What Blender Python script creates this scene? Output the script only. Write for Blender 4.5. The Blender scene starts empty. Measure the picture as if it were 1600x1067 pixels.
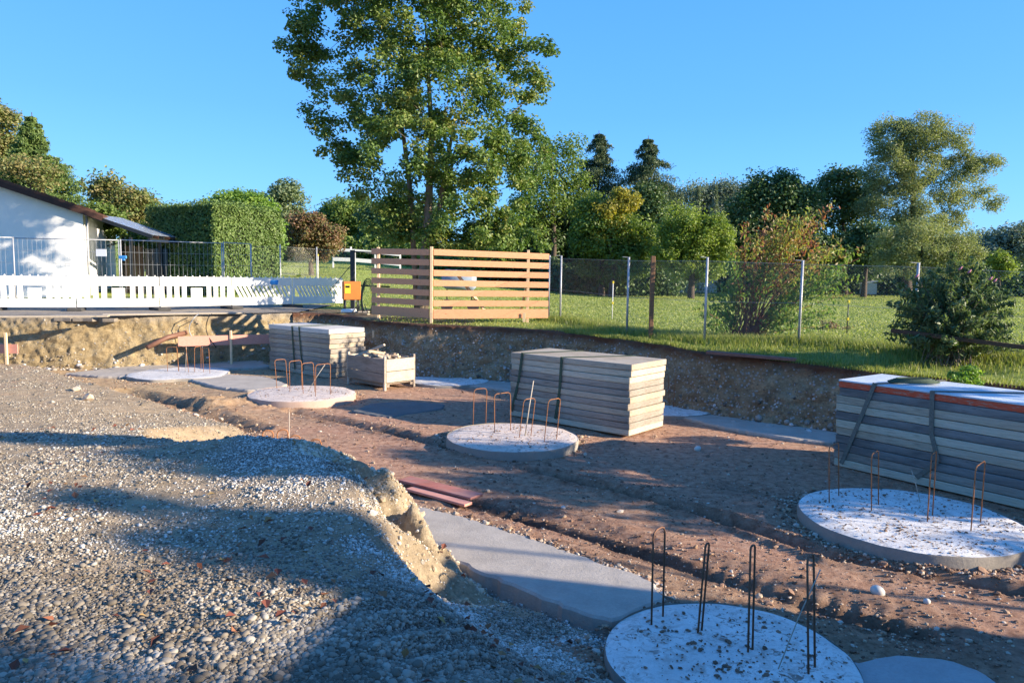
import bpy, bmesh, math, random
import numpy as np
from mathutils import Vector, Matrix
random.seed(7)
rng = np.random.default_rng(11)
C = bpy.context.scene
COL = C.collection
R = math.radians

# ---------------------------------------------------------------- camera, light
F_PX, PITCH, ROLL, CAM_Z = 1155.0, R(5.34), R(0.8), 2.6
fw = Vector((0, math.cos(PITCH), -math.sin(PITCH)))
r0, u0 = Vector((1, 0, 0)), Vector((0, math.sin(PITCH), math.cos(PITCH)))
rt = (r0 * math.cos(ROLL) + u0 * math.sin(ROLL)).normalized()
up = (u0 * math.cos(ROLL) - r0 * math.sin(ROLL)).normalized()
cam = bpy.data.cameras.new('camera'); co = bpy.data.objects.new('camera', cam); COL.objects.link(co)
cam.sensor_width = 36; cam.lens = 36 * F_PX / 1600; cam.clip_start = 0.1; cam.clip_end = 8000
co.matrix_world = Matrix(((rt.x, up.x, -fw.x, 0), (rt.y, up.y, -fw.y, 0), (rt.z, up.z, -fw.z, CAM_Z), (0, 0, 0, 1)))
C.camera = co

SUN_EL = R(17.6); SUN_H = Vector((0.973, -0.23)).normalized()
sun_dir = Vector((SUN_H.x * math.cos(SUN_EL), SUN_H.y * math.cos(SUN_EL), math.sin(SUN_EL)))
W = bpy.data.worlds.new("World"); C.world = W; W.use_nodes = True
nt = W.node_tree; nt.nodes.clear()
sky = nt.nodes.new('ShaderNodeTexSky'); sky.sky_type = 'NISHITA'; sky.sun_disc = False
sky.sun_elevation = SUN_EL; sky.sun_rotation = math.atan2(SUN_H.x, SUN_H.y)
sky.air_density = 1.0; sky.dust_density = 0.4; sky.ozone_density = 2.0
hs = nt.nodes.new('ShaderNodeHueSaturation'); hs.inputs['Hue'].default_value = 0.497; hs.inputs['Saturation'].default_value = 1.0; hs.inputs['Value'].default_value = 1.0
bg = nt.nodes.new('ShaderNodeBackground'); bg.inputs[1].default_value = 0.072
wo = nt.nodes.new('ShaderNodeOutputWorld')
tcw = nt.nodes.new('ShaderNodeTexCoord'); sx = nt.nodes.new('ShaderNodeSeparateXYZ'); nt.links.new(tcw.outputs['Generated'], sx.inputs[0])
cr = nt.nodes.new('ShaderNodeValToRGB'); cr.color_ramp.elements[0].position = 0.0; cr.color_ramp.elements[0].color = (1.1, 4.4, 8.8, 1); cr.color_ramp.elements[1].position = .6; cr.color_ramp.elements[1].color = (.30, 1.95, 6.3, 1)
e_ = cr.color_ramp.elements.new(.2); e_.color = (.62, 3.05, 8.0, 1)
mxw = nt.nodes.new('ShaderNodeMix'); mxw.data_type = 'RGBA'; mxw.inputs[0].default_value = 0.74
nt.links.new(sx.outputs['Z'], cr.inputs[0]); nt.links.new(sky.outputs[0], hs.inputs['Color']); nt.links.new(hs.outputs[0], mxw.inputs[6]); nt.links.new(cr.outputs[0], mxw.inputs[7]); nt.links.new(mxw.outputs[2], bg.inputs[0]); nt.links.new(bg.outputs[0], wo.inputs[0])
sl = bpy.data.lights.new('sun', 'SUN'); sl.energy = 5.0; sl.angle = R(0.5); sl.color = (1.0, 0.85, 0.66)
so = bpy.data.objects.new('sun', sl); COL.objects.link(so)
so.rotation_euler = sun_dir.to_track_quat('Z', 'Y').to_euler()
C.view_settings.view_transform = 'Standard'; C.view_settings.look = 'None'; C.view_settings.gamma = 1.0
C.view_settings.use_curve_mapping = False; C.view_settings.exposure = 1.4

# ---------------------------------------------------------------- measuring helpers
def ray(px, py):
    return fw + rt * ((px - 800) / F_PX) + up * ((533.5 - py) / F_PX)
def G(px, py, z=0.0):                       # the point at height z seen at a photo pixel
    d = ray(px, py); t = (z - CAM_Z) / d.z
    return Vector((d.x * t, d.y * t, z))
def P(px, py, Y):                           # the point at distance Y
    d = ray(px, py); t = Y / d.y
    return Vector((d.x * t, Y, CAM_Z + d.z * t))
def MPP(Y): return Y / F_PX

# ---------------------------------------------------------------- noise
def vnoise(x, y, seed=0, z=None):
    def h(i, j, k):
        n = (i * 374761393 + j * 668265263 + k * 2147483647 + seed * 1274126177) & 0xffffffff
        n = ((n ^ (n >> 13)) * 1274126177) & 0xffffffff
        return ((n ^ (n >> 16)) & 0xffff) / 65535.0
    x = np.asarray(x, float); y = np.asarray(y, float)
    xi = np.floor(x).astype(np.int64); yi = np.floor(y).astype(np.int64)
    xf = x - xi; yf = y - yi
    u = xf * xf * (3 - 2 * xf); v = yf * yf * (3 - 2 * yf)
    if z is None:
        a, b, c, d = h(xi, yi, 0), h(xi + 1, yi, 0), h(xi, yi + 1, 0), h(xi + 1, yi + 1, 0)
        return (a * (1 - u) + b * u) * (1 - v) + (c * (1 - u) + d * u) * v
    z = np.asarray(z, float); zi = np.floor(z).astype(np.int64); zf = z - zi; w = zf * zf * (3 - 2 * zf)
    r = 0
    for k, ww in ((0, 1 - w), (1, w)):
        a, b, c, d = h(xi, yi, zi + k), h(xi + 1, yi, zi + k), h(xi, yi + 1, zi + k), h(xi + 1, yi + 1, zi + k)
        r = r + ww * ((a * (1 - u) + b * u) * (1 - v) + (c * (1 - u) + d * u) * v)
    return r
def fbm(x, y, f=1.0, octv=4, seed=0, z=None, gain=0.5):
    s = 0; a = 1; t = 0
    for i in range(octv):
        s = s + a * (vnoise(x * f, y * f, seed + i * 17, None if z is None else z * f) - 0.5) * 2; t += a
        a *= gain; f *= 2.03
    return s / t
def sstep(a, b, x):
    t = np.clip((x - a) / (b - a), 0, 1); return t * t * (3 - 2 * t)

def poly_dist(X, Y, pts, closed=False):
    """distance to polyline, and index+t of the nearest place"""
    pts = [tuple(p)[:2] for p in pts]
    n = len(pts) if closed else len(pts) - 1
    best = np.full(X.shape, 1e9); where = np.zeros(X.shape)
    for i in range(n):
        ax, ay = pts[i]; bx, by = pts[(i + 1) % len(pts)]
        dx, dy = bx - ax, by - ay; L = dx * dx + dy * dy + 1e-12
        t = np.clip(((X - ax) * dx + (Y - ay) * dy) / L, 0, 1)
        d = np.hypot(X - ax - t * dx, Y - ay - t * dy)
        m = d < best; best = np.where(m, d, best); where = np.where(m, i + t, where)
    return best, where
def inside(X, Y, pts):
    pts = [tuple(p)[:2] for p in pts]
    r = np.zeros(X.shape, bool)
    for i in range(len(pts)):
        ax, ay = pts[i]; bx, by = pts[(i + 1) % len(pts)]
        if ay == by: continue
        c = ((ay > Y) != (by > Y)) & (X < (bx - ax) * (Y - ay) / (by - ay) + ax)
        r ^= c
    return r

# ---------------------------------------------------------------- mesh helpers
def np_mesh(name, v, f, mat, parent=None, smooth=False, attrs=None, vattrs=None, mats=None, mat_idx=None):
    v = np.ascontiguousarray(v, dtype=np.float32); f = np.ascontiguousarray(f, dtype=np.int32)
    me = bpy.data.meshes.new(name)
    me.vertices.add(len(v)); me.vertices.foreach_set('co', v.ravel())
    k = f.shape[1]
    me.loops.add(f.size); me.loops.foreach_set('vertex_index', f.ravel())
    me.polygons.add(len(f)); me.polygons.foreach_set('loop_start', np.arange(0, f.size, k, dtype=np.int32))
    try: me.polygons.foreach_set('loop_total', np.full(len(f), k, dtype=np.int32))
    except Exception: pass
    me.update(calc_edges=True)
    me.polygons.foreach_set('use_smooth', np.full(len(f), smooth, dtype=bool))
    for n, a in (attrs or {}).items():
        at = me.attributes.new(n, 'FLOAT', 'FACE'); at.data.foreach_set('value', np.ascontiguousarray(a, dtype=np.float32))
    for n, a in (vattrs or {}).items():
        at = me.attributes.new(n, 'FLOAT', 'POINT'); at.data.foreach_set('value', np.ascontiguousarray(a, dtype=np.float32).ravel())
    for m in (mats or [mat]): me.materials.append(m)
    if mat_idx is not None: me.polygons.foreach_set('material_index', np.ascontiguousarray(mat_idx, dtype=np.int32))
    o = bpy.data.objects.new(name, me); COL.objects.link(o)
    if parent: o.parent = parent
    return o
def grid_faces(nx, ny):
    i = np.arange(nx * ny).reshape(ny, nx)
    return np.stack([i[:-1, :-1].ravel(), i[:-1, 1:].ravel(), i[1:, 1:].ravel(), i[1:, :-1].ravel()], 1)

class MB:
    """collects shapes, links them as ONE mesh object"""
    def __init__(s): s.bm = bmesh.new()
    def box(s, c, size, rot=None, bevel=0.0):
        m = Matrix.Translation(Vector(c)) @ (rot.to_4x4() if rot else Matrix()) @ Matrix.Diagonal((size[0], size[1], size[2], 1))
        r = bmesh.ops.create_cube(s.bm, size=1.0, matrix=m)
        if bevel:
            es = list({e for v in r['verts'] for e in v.link_edges})
            bmesh.ops.bevel(s.bm, geom=es, offset=bevel, segments=1, affect='EDGES')
        return s
    def beam(s, a, b, w, h, upv=Vector((0, 0, 1)), bevel=0.0):
        a, b = Vector(a), Vector(b); d = b - a; x = d.normalized()
        y = upv.cross(x)
        if y.length < 1e-4: y = Vector((0, 1, 0)).cross(x)
        y.normalize(); z = x.cross(y)
        rot = Matrix((x, y, z)).transposed()
        return s.box((a + b) / 2, (d.length, w, h), rot, bevel)
    def tube(s, pts, r, n=8, cap=True):
        pts = [Vector(p) for p in pts]; rs = r if isinstance(r, (list, tuple)) else [r] * len(pts)
        rings = []; ref = None
        for i, p in enumerate(pts):
            t = (pts[min(i + 1, len(pts) - 1)] - pts[max(i - 1, 0)]).normalized()
            if ref is None:
                ref = t.cross(Vector((0, 0, 1)))
                if ref.length < 0.1: ref = t.cross(Vector((1, 0, 0)))
            ref = (ref - t * ref.dot(t)).normalized(); bn = t.cross(ref)
            rings.append([s.bm.verts.new(p + (ref * math.cos(a) + bn * math.sin(a)) * rs[i]) for a in [2 * math.pi * k / n for k in range(n)]])
        for a, b in zip(rings, rings[1:]):
            for k in range(n):
                fc = s.bm.faces.new((a[k], a[(k + 1) % n], b[(k + 1) % n], b[k])); fc.smooth = True
        if cap:
            s.bm.faces.new(rings[0][::-1]); s.bm.faces.new(rings[-1])
        return s
    def prism(s, poly, z0, z1):
        """vertical prism over an xy polygon"""
        lo = [s.bm.verts.new((p[0], p[1], z0)) for p in poly]; hi = [s.bm.verts.new((p[0], p[1], z1)) for p in poly]
        n = len(poly)
        s.bm.faces.new(lo[::-1]); s.bm.faces.new(hi)
        for i in range(n): s.bm.faces.new((lo[i], lo[(i + 1) % n], hi[(i + 1) % n], hi[i]))
        return s
    def poly(s, pts):
        s.bm.faces.new([s.bm.verts.new(p) for p in pts]); return s
    def rough(s, amp, f=6.0, seed=1):
        for v in s.bm.verts:
            x, y, z = v.co
            n1 = float(fbm(np.array(x), np.array(y), f, 3, seed, np.array(z))); n2 = float(fbm(np.array(y), np.array(z), f, 3, seed + 5, np.array(x)))
            v.co += Vector((n1, n2, (n1 - n2) * .5)) * amp
        return s
    def build(s, name, mat, parent=None, smooth=False):
        bmesh.ops.recalc_face_normals(s.bm, faces=s.bm.faces)
        me = bpy.data.meshes.new(name); s.bm.to_mesh(me); s.bm.free(); me.materials.append(mat)
        if smooth:
            for p in me.polygons: p.use_smooth = True
        o = bpy.data.objects.new(name, me); COL.objects.link(o)
        if parent: o.parent = parent
        return o
def tag(o, label=None, cat=None, group=None, kind=None):
    if label: o['label'] = label
    if cat: o['category'] = cat
    if group: o['group'] = group
    if kind: o['kind'] = kind
    return o
def empty(name, loc, label=None, cat=None, group=None, rz=0.0):
    o = bpy.data.objects.new(name, None); COL.objects.link(o); o.location = loc; o.rotation_euler = (0, 0, rz); o.empty_display_size = 0.2
    return tag(o, label, cat, group)
def copy_tree(o, parent=None):
    c = o.copy(); COL.objects.link(c)
    if parent: c.parent = parent
    for ch in list(o.children): copy_tree(ch, c)
    return c

# ---------------------------------------------------------------- materials
class M:
    def __init__(s, name, rough=0.85):
        s.m = bpy.data.materials.new(name); s.m.use_nodes = True; s.t = s.m.node_tree
        s.b = s.t.nodes['Principled BSDF']; s.b.inputs['Roughness'].default_value = rough
        s.b.inputs['Specular IOR Level'].default_value = 0.25
        s.tc = s.t.nodes.new('ShaderNodeTexCoord')
    def n(s, typ, **kw):
        x = s.t.nodes.new(typ)
        for k, v in kw.items():
            if k in x.inputs: x.inputs[k].default_value = v
            else: setattr(x, k, v)
        return x
    def L(s, a, b): s.t.links.new(a, b)
    def mapped(s, scale=(1, 1, 1), rot=(0, 0, 0), out='Object'):
        m = s.n('ShaderNodeMapping'); m.inputs['Scale'].default_value = scale; m.inputs['Rotation'].default_value = rot
        s.L(s.tc.outputs[out], m.inputs[0]); return m.outputs[0]
    def noise(s, scale, detail=5, rough=0.6, vec=None, dist=0.0):
        x = s.n('ShaderNodeTexNoise', Scale=scale, Detail=detail, Roughness=rough, Distortion=dist)
        s.L(vec or s.tc.outputs['Object'], x.inputs['Vector']); return x.outputs['Fac']
    def voro(s, scale, feature='F1', out='Distance', vec=None, rnd=1.0):
        x = s.n('ShaderNodeTexVoronoi', Scale=scale, feature=feature, Randomness=rnd)
        s.L(vec or s.tc.outputs['Object'], x.inputs['Vector']); return x.outputs[out]
    def ramp(s, fac, stops, interp='LINEAR'):
        x = s.n('ShaderNodeValToRGB'); x.color_ramp.interpolation = interp
        e = x.color_ramp.elements
        while len(e) < len(stops): e.new(0.5)
        for k, (p, c) in enumerate(stops):
            e[k].position = p; e[k].color = (c if isinstance(c, (tuple, list)) else (c, c, c)) + ((1,) if not isinstance(c, (tuple, list)) or len(c) == 3 else ())
        s.L(fac, x.inputs[0]); return x.outputs['Color']
    def mix(s, fac, a, b, blend='MIX'):
        x = s.n('ShaderNodeMix', data_type='RGBA', blend_type=blend)
        for i, v in ((0, fac), (6, a), (7, b)):
            if hasattr(v, 'links'): s.L(v, x.inputs[i])
            elif i == 0: x.inputs[0].default_value = v
            else: x.inputs[i].default_value = (v[0], v[1], v[2], 1)
        return x.outputs[2]
    def attr(s, name):
        x = s.n('ShaderNodeAttribute'); x.attribute_name = name; return x.outputs['Fac']
    def math(s, op, a, b=0.0):
        x = s.n('ShaderNodeMath', operation=op)
        for i, v in ((0, a), (1, b)):
            if hasattr(v, 'links'): s.L(v, x.inputs[i])
            else: x.inputs[i].default_value = v
        return x.outputs[0]
    def color(s, c):
        if hasattr(c, 'links'): s.L(c, s.b.inputs['Base Color'])
        else: s.b.inputs['Base Color'].default_value = (c[0], c[1], c[2], 1)
    def bump(s, h, strength=0.5, dist=0.02):
        x = s.n('ShaderNodeBump', Strength=strength, Distance=dist); s.L(h, x.inputs['Height']); s.L(x.outputs[0], s.b.inputs['Normal'])
        return x

def simple(name, col, rough=0.7, var=0.15, nscale=6.0, bump=0.2, metal=0.0, bdist=0.005, stretch=(1, 1, 1)):
    m = M(name, rough); v = m.mapped(stretch)
    n1 = m.noise(nscale, 6, 0.65, v)
    lo = tuple(c * (1 - var) for c in col); hi = tuple(min(1, c * (1 + var)) for c in col)
    m.color(m.ramp(n1, [(0.3, lo), (0.7, hi)])); m.b.inputs['Metallic'].default_value = metal
    if bump: m.bump(m.noise(nscale * 4, 5, 0.7, v), bump, bdist)
    return m.m

def wood(name, c1, c2, grain=(1.2, 14, 14), rough=0.75, grime=None):
    m = M(name, rough); v = m.mapped(grain)
    g = m.noise(3.0, 8, 0.7, v, 0.6); col = m.ramp(g, [(0.28, c1), (0.72, c2)])
    k = m.voro(1.1, vec=m.mapped((1.6, 5, 5))); col = m.mix(m.ramp(k, [(0.0, 0.8), (0.09, 0.0)]), col, tuple(c * .35 for c in c1))
    if grime:
        gr = m.noise(2.4, 7, 0.75, m.mapped((.9, 4, 11)), .8); col = m.mix(m.ramp(gr, [(0.40, 0.0), (0.62, 0.9)]), col, grime)
        g2 = m.noise(1.3, 5, 0.7, m.mapped((.7, 1.2, 3.5)), .5); col = m.mix(m.ramp(g2, [(0.42, 0.0), (0.6, 0.6)]), col, tuple(.55 * a + .45 * b for a, b in zip(c2, (.36, .35, .33)))); col = m.mix(m.ramp(m.noise(9, 6, .8, m.mapped((.5, 3, 8))), [(0.36, .7), (0.46, 0.0)]), col, tuple(k * .5 for k in grime))
    m.color(col); m.bump(g, 0.35, 0.006); return m.m

def mat_soil():
    m = M('soil', 0.95)
    big = m.noise(0.7, 5, 0.6); fine = m.noise(9, 8, 0.75); tint = m.attr('tint'); darken = m.attr('darken')
    red = m.ramp(fine, [(0.3, (0.19, 0.085, 0.048)), (0.52, (0.45, 0.26, 0.17)), (0.75, (0.64, 0.43, 0.30))])
    bei = m.ramp(fine, [(0.3, (0.20, 0.135, 0.07)), (0.55, (0.48, 0.345, 0.19)), (0.8, (0.64, 0.50, 0.31))])
    col = m.mix(m.math('ADD', tint, m.math('MULTIPLY', m.math('SUBTRACT', big, 0.5), 0.9)), red, bei)
    col = m.mix(m.math('MULTIPLY', darken, 0.85), col, (0.05, 0.03, 0.02))  # darkens the soil along ruts, their ridges and the trench
    v = m.voro(34); peb = m.ramp(v, [(0.0, 1.0), (0.22, 1.0), (0.3, 0.0)]); sel = m.ramp(m.voro(34, out='Color'), [(0.8, 0.0), (0.82, 1.0)])
    col = m.mix(m.math('MULTIPLY', m.math('MULTIPLY', peb, sel), 0.7), col, (0.45, 0.4, 0.35))
    m.color(col)
    h = m.math('ADD', m.math('MULTIPLY', m.noise(20, 10, 0.85), 1.3), m.math('MULTIPLY', m.math('MULTIPLY', peb, sel), 0.25))
    m.bump(h, 1.0, 0.035); return m.m
def mat_bank(name, c_lo, c_mid, c_hi, top=None, stone=(0.36, 0.34, 0.31), amt=0.72):
    m = M(name, 0.95)
    n = m.noise(3.2, 8, 0.72, m.mapped((1, 1, 1.6))); fine = m.noise(22, 6, 0.8)
    col = m.ramp(n, [(0.3, c_lo), (0.5, c_mid), (0.72, c_hi)])
    col = m.mix(m.ramp(fine, [(0.35, 0.55), (0.6, 0.0)]), col, tuple(c * .45 for c in c_lo))
    v = m.voro(17); sel = m.ramp(m.voro(17, out='Color'), [(amt, 0.0), (amt + .03, 1.0)]); peb = m.ramp(v, [(0.0, 1.0), (0.33, 1.0), (0.42, 0.0)])
    pm = m.math('MULTIPLY', peb, sel); col = m.mix(m.math('MULTIPLY', pm, 0.8), col, stone)
    if top: col = m.mix(m.ramp(m.math('ADD', m.attr('hgt'), m.math('MULTIPLY', m.math('SUBTRACT', n, .5), .35)), [(0.84, 0.0), (0.97, 1.0)]), col, top)
    m.color(col)
    h = m.math('ADD', m.noise(9, 9, 0.8), m.math('MULTIPLY', pm, 0.3)); m.bump(h, 1.0, 0.05); return m.m
def mat_mound():
    m = M('gravel_bed', 0.9)
    g = m.attr('gravel'); sand = m.noise(5, 8, 0.75); v = m.voro(62); cc = m.voro(62, out='Color')
    scol = m.ramp(sand, [(0.3, (0.2, 0.145, 0.085)), (0.55, (0.38, 0.285, 0.175)), (0.8, (0.54, 0.44, 0.30))])
    st = m.ramp(m.n_sep(cc) if hasattr(m, 'n_sep') else cc, [(0.0, (0.18, 0.165, 0.15)), (0.5, (0.4, 0.37, 0.33)), (1.0, (0.62, 0.59, 0.54))])
    st = m.mix(m.ramp(v, [(0.25, 0.0), (0.6, 0.85)]), st, (0.07, 0.06, 0.05))
    col = m.mix(g, scol, st); red = m.ramp(m.noise(1.7, 5, .7), [(0.55, 0.0), (0.75, 0.6)]); 
    col = m.mix(m.math('MULTIPLY', red, m.attr('brick')), col, (0.42, 0.17, 0.11)); m.color(col)
    h = m.math('ADD', m.noise(30, 6, 0.8), m.math('MULTIPLY', m.math('SUBTRACT', 0.6, v), m.math('MULTIPLY', g, 1.4))); m.bump(h, 0.9, 0.02); return m.m
def mat_meadow():
    m = M('meadow_grass', 0.9)
    n = m.noise(0.35, 6, 0.65); f = m.noise(6.0, 8, 0.8)
    c = m.ramp(f, [(0.3, (0.18, 0.235, 0.04)), (0.55, (0.31, 0.375, 0.08)), (0.8, (0.46, 0.48, 0.15))])
    c = m.mix(m.ramp(n, [(0.4, 0.0), (0.7, 0.5)]), c, (0.2, 0.2, 0.07))
    c = m.mix(m.attr('dirt'), c, m.ramp(f, [(0.3, (0.09, 0.065, 0.04)), (0.7, (0.24, 0.18, 0.12))]))
    m.color(c); m.bump(m.noise(18, 6, 0.8), 1.0, 0.06); return m.m
def mat_concrete(name, c, spots=0.0, rough=0.85, dirt=(0.25, 0.16, 0.10), dirt_amt=0.4):
    m = M(name, rough); n = m.noise(3.0, 7, 0.7); f = m.noise(45, 5, 0.8)
    col = m.ramp(n, [(0.3, tuple(k * .8 for k in c)), (0.7, tuple(min(1, k * 1.12) for k in c))])
    col = m.mix(m.ramp(f, [(0.35, 0.25), (0.6, 0.0)]), col, tuple(k * .5 for k in c))
    if spots:
        s1 = m.noise(7, 6, 0.75, None, 1.0); col = m.mix(m.ramp(s1, [(0.50, 0.0), (0.62, dirt_amt)]), col, dirt)
        s2 = m.noise(15, 5, 0.65, None, 1.2); col = m.mix(m.math('MULTIPLY', m.ramp(s2, [(0.555, 0.0), (0.61, 0.85)]), m.ramp(m.noise(2.6, 3, .6), [(0.42, 0.15), (0.6, 1.0)])), col, (0.16, 0.095, 0.06))
    m.color(col); m.bump(m.math('ADD', f, m.math('MULTIPLY', n, 1.5)), 0.5, 0.012); return m.m
def mat_leaf(name, cols, trans=0.35, tcol=None):
    """cols: three or more colours picked leaf by leaf"""
    m = bpy.data.materials.new(name); m.use_nodes = True; t = m.node_tree; t.nodes.clear()
    a = t.nodes.new('ShaderNodeAttribute'); a.attribute_name = 'rnd'
    r = t.nodes.new('ShaderNodeValToRGB'); e = r.color_ramp.elements
    while len(e) < len(cols): e.new(0.5)
    for k, c in enumerate(cols): e[k].position = k / (len(cols) - 1); e[k].color = (*c, 1)
    d = t.nodes.new('ShaderNodeBsdfPrincipled'); d.inputs['Roughness'].default_value = 0.5; d.inputs['Specular IOR Level'].default_value = 0.35
    tr = t.nodes.new('ShaderNodeBsdfTranslucent'); mx = t.nodes.new('ShaderNodeMixShader'); mx.inputs[0].default_value = trans
    br = t.nodes.new('ShaderNodeMix'); br.data_type = 'RGBA'; br.blend_type = 'MULTIPLY'; br.inputs[0].default_value = 1; br.inputs[7].default_value = (1.5, 1.6, 0.7, 1)
    o = t.nodes.new('ShaderNodeOutputMaterial')
    t.links.new(a.outputs['Fac'], r.inputs[0]); t.links.new(r.outputs[0], d.inputs['Base Color']); t.links.new(r.outputs[0], br.inputs[6])
    t.links.new(br.outputs[2], tr.inputs[0]); t.links.new(d.outputs[0], mx.inputs[1]); t.links.new(tr.outputs[0], mx.inputs[2]); t.links.new(mx.outputs[0], o.inputs[0])
    return m
def mat_rnd(name, cols, rough=0.8, bump=0.3, bs=60):
    m = M(name, rough); m.color(m.ramp(m.attr('rnd'), [(k / (len(cols) - 1), c) for k, c in enumerate(cols)]))
    if bump: m.bump(m.noise(bs, 4, .7), bump, 0.004)
    return m.m

SOIL = mat_soil(); MEADOW = mat_meadow(); MOUND = mat_mound()
BANK_L = mat_bank('sandy_bank', (0.21, 0.155, 0.085), (0.38, 0.29, 0.155), (0.50, 0.41, 0.26), top=(0.3, 0.25, 0.18), amt=0.8)
BANK_R = mat_bank('earth_bank', (0.18, 0.11, 0.06), (0.36, 0.25, 0.14), (0.54, 0.41, 0.25), top=(0.13, 0.06, 0.033), stone=(0.44, 0.41, 0.37), amt=0.55)
CLIFF = mat_bank('sand_cliff', (0.30, 0.225, 0.135), (0.46, 0.36, 0.23), (0.60, 0.49, 0.33), stone=(0.4, 0.36, 0.3), amt=0.85)
SLAB = mat_concrete('lean_concrete', (0.42, 0.375, 0.315)); SLAB_D = mat_concrete('dark_concrete', (0.15, 0.15, 0.14))  # second footing mix is the same concrete in a darker tone
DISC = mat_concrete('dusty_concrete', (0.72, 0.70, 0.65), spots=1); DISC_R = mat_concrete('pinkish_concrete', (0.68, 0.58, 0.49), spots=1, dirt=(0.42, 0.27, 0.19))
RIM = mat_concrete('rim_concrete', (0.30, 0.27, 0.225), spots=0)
PEB = mat_rnd('pebble_stone', [(0.11, 0.092, 0.068), (0.20, 0.172, 0.132), (0.30, 0.268, 0.215), (0.40, 0.37, 0.31), (0.50, 0.475, 0.415), (0.64, 0.62, 0.57)])
CLOD = mat_rnd('clod_earth', [(0.12, 0.075, 0.05), (0.28, 0.17, 0.11), (0.4, 0.3, 0.2), (0.5, 0.45, 0.38)])
DRY = mat_rnd('dry_leaf', [(0.09, 0.035, 0.02), (0.17, 0.055, 0.035), (0.25, 0.10, 0.05), (0.34, 0.24, 0.09)], bump=0)
RUST = simple('rusty_steel', (0.30, 0.13, 0.055), 0.75, 0.35, 30, 0.3)
RUST_D = simple('dark_rusty_steel', (0.17, 0.085, 0.05), 0.7, 0.35, 30, 0.3)
WIRE = simple('pale_wire', (0.42, 0.36, 0.28), 0.6, 0.2, 20, 0)
GALV = simple('galvanised_steel', (0.40, 0.41, 0.42), 0.55, 0.2, 14, 0.1, metal=0.35)
GALV_D = simple('dull_galvanised_wire', (0.33, 0.35, 0.36), 0.5, 0.12, 14, 0.0, metal=0.3)
CHAIN = simple('chain_link_wire', (0.26, 0.27, 0.26), 0.5, 0.1, 14, 0.0, metal=0.2)
NEWWOOD = wood('fresh_spruce', (0.56, 0.245, 0.12), (0.70, 0.36, 0.20)); NEWWOOD_L = wood('fresh_spruce_edge', (0.72, 0.5, 0.28), (0.84, 0.62, 0.38))
GREYWOOD = wood('weathered_wood', (0.16, 0.12, 0.085), (0.34, 0.27, 0.20), grime=(0.17, 0.14, 0.11)); DARKWOOD = wood('dark_wood', (0.05, 0.03, 0.02), (0.14, 0.08, 0.05))
PALEWOOD = wood('pale_weathered_wood', (0.40, 0.32, 0.22), (0.62, 0.53, 0.40), grime=(0.34, 0.29, 0.23))
REDWOOD = wood('red_painted_board', (0.36, 0.085, 0.06), (0.52, 0.17, 0.12), grime=(0.30, 0.15, 0.11)); PINKWOOD = wood('faded_red_board', (0.50, 0.22, 0.16), (0.66, 0.33, 0.25))
PANEL = [wood('panel_cream', (0.42, 0.36, 0.25), (0.66, 0.59, 0.44), (0.8, 26, 26), grime=(0.36, 0.31, 0.23)),
         wood('panel_grey_brown', (0.20, 0.17, 0.14), (0.40, 0.35, 0.28), (0.8, 26, 26), grime=(0.18, 0.15, 0.12)),
         wood('panel_tan', (0.33, 0.26, 0.17), (0.54, 0.46, 0.33), (0.8, 26, 26), grime=(0.27, 0.22, 0.17)),
         wood('panel_dark_grey', (0.09, 0.085, 0.08), (0.22, 0.205, 0.19), (0.8, 26, 26), grime=(0.12, 0.11, 0.1)),
         wood('panel_whitish', (0.56, 0.52, 0.44), (0.74, 0.70, 0.62), (0.8, 26, 26), grime=(0.5, 0.45, 0.38))]
def mat_edge_red():
    m = M('red_panel_edge', 0.6); n = m.noise(7, 8, 0.8, m.mapped((1.5, 3, 9)))
    m.color(m.mix(m.ramp(n, [(0.52, 0.0), (0.6, 0.9)]), (0.55, 0.075, 0.03), (0.34, 0.26, 0.2))); return m.m
RED_EDGE = mat_edge_red(); FORMFACE = mat_concrete('film_faced_board', (0.60, 0.66, 0.70), rough=0.45)
STRAP = simple('green_strap', (0.055, 0.085, 0.055), 0.8, 0.3, 40, 0.2); STRAP_G = simple('grey_strap', (0.15, 0.145, 0.12), 0.8, 0.3, 40, 0.2)
PLASTIC = simple('white_plastic', (0.80, 0.79, 0.74), 0.45, 0.06, 3, 0.1); RUBBER = simple('dark_rubber', (0.05, 0.05, 0.05), 0.8, 0.3, 10, 0.3)
PLANK_GREY = wood('grey_plank', (0.26, 0.22, 0.17), (0.42, 0.37, 0.29)); BLACK = simple('black_rubber', (0.015, 0.015, 0.015), 0.5, 0.2, 10, 0)
ORANGE = simple('orange_sheet_metal', (0.62, 0.17, 0.04), 0.45, 0.08, 4, 0); YELLOW = simple('yellow_plastic', (0.75, 0.58, 0.04), 0.5, 0.1, 10, 0)
BLUE = simple('blue_plastic', (0.05, 0.25, 0.55), 0.5, 0.1, 10, 0); WHITE = simple('white_paint', (0.8, 0.8, 0.78), 0.6, 0.05, 4, 0)
DARKSTEEL = simple('dark_steel', (0.04, 0.045, 0.05), 0.45, 0.2, 10, 0, metal=0.5); REDP = simple('red_plastic', (0.6, 0.05, 0.03), 0.5, 0.1, 10, 0)
RENDERW = simple('white_render', (0.80, 0.79, 0.75), 0.9, 0.04, 2, 0.35, bdist=0.01)
TILE = simple('brown_roof_tile', (0.10, 0.05, 0.035), 0.8, 0.3, 5, 0.4); FASCIA = simple('dark_brown_fascia', (0.05, 0.025, 0.018), 0.6, 0.2, 8, 0.2)
ASPH = mat_concrete('dusty_pavement', (0.24, 0.21, 0.17), spots=0); TARP = simple('blue_grey_tarp', (0.26, 0.33, 0.42), 0.5, 0.15, 5, 0.4)
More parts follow.
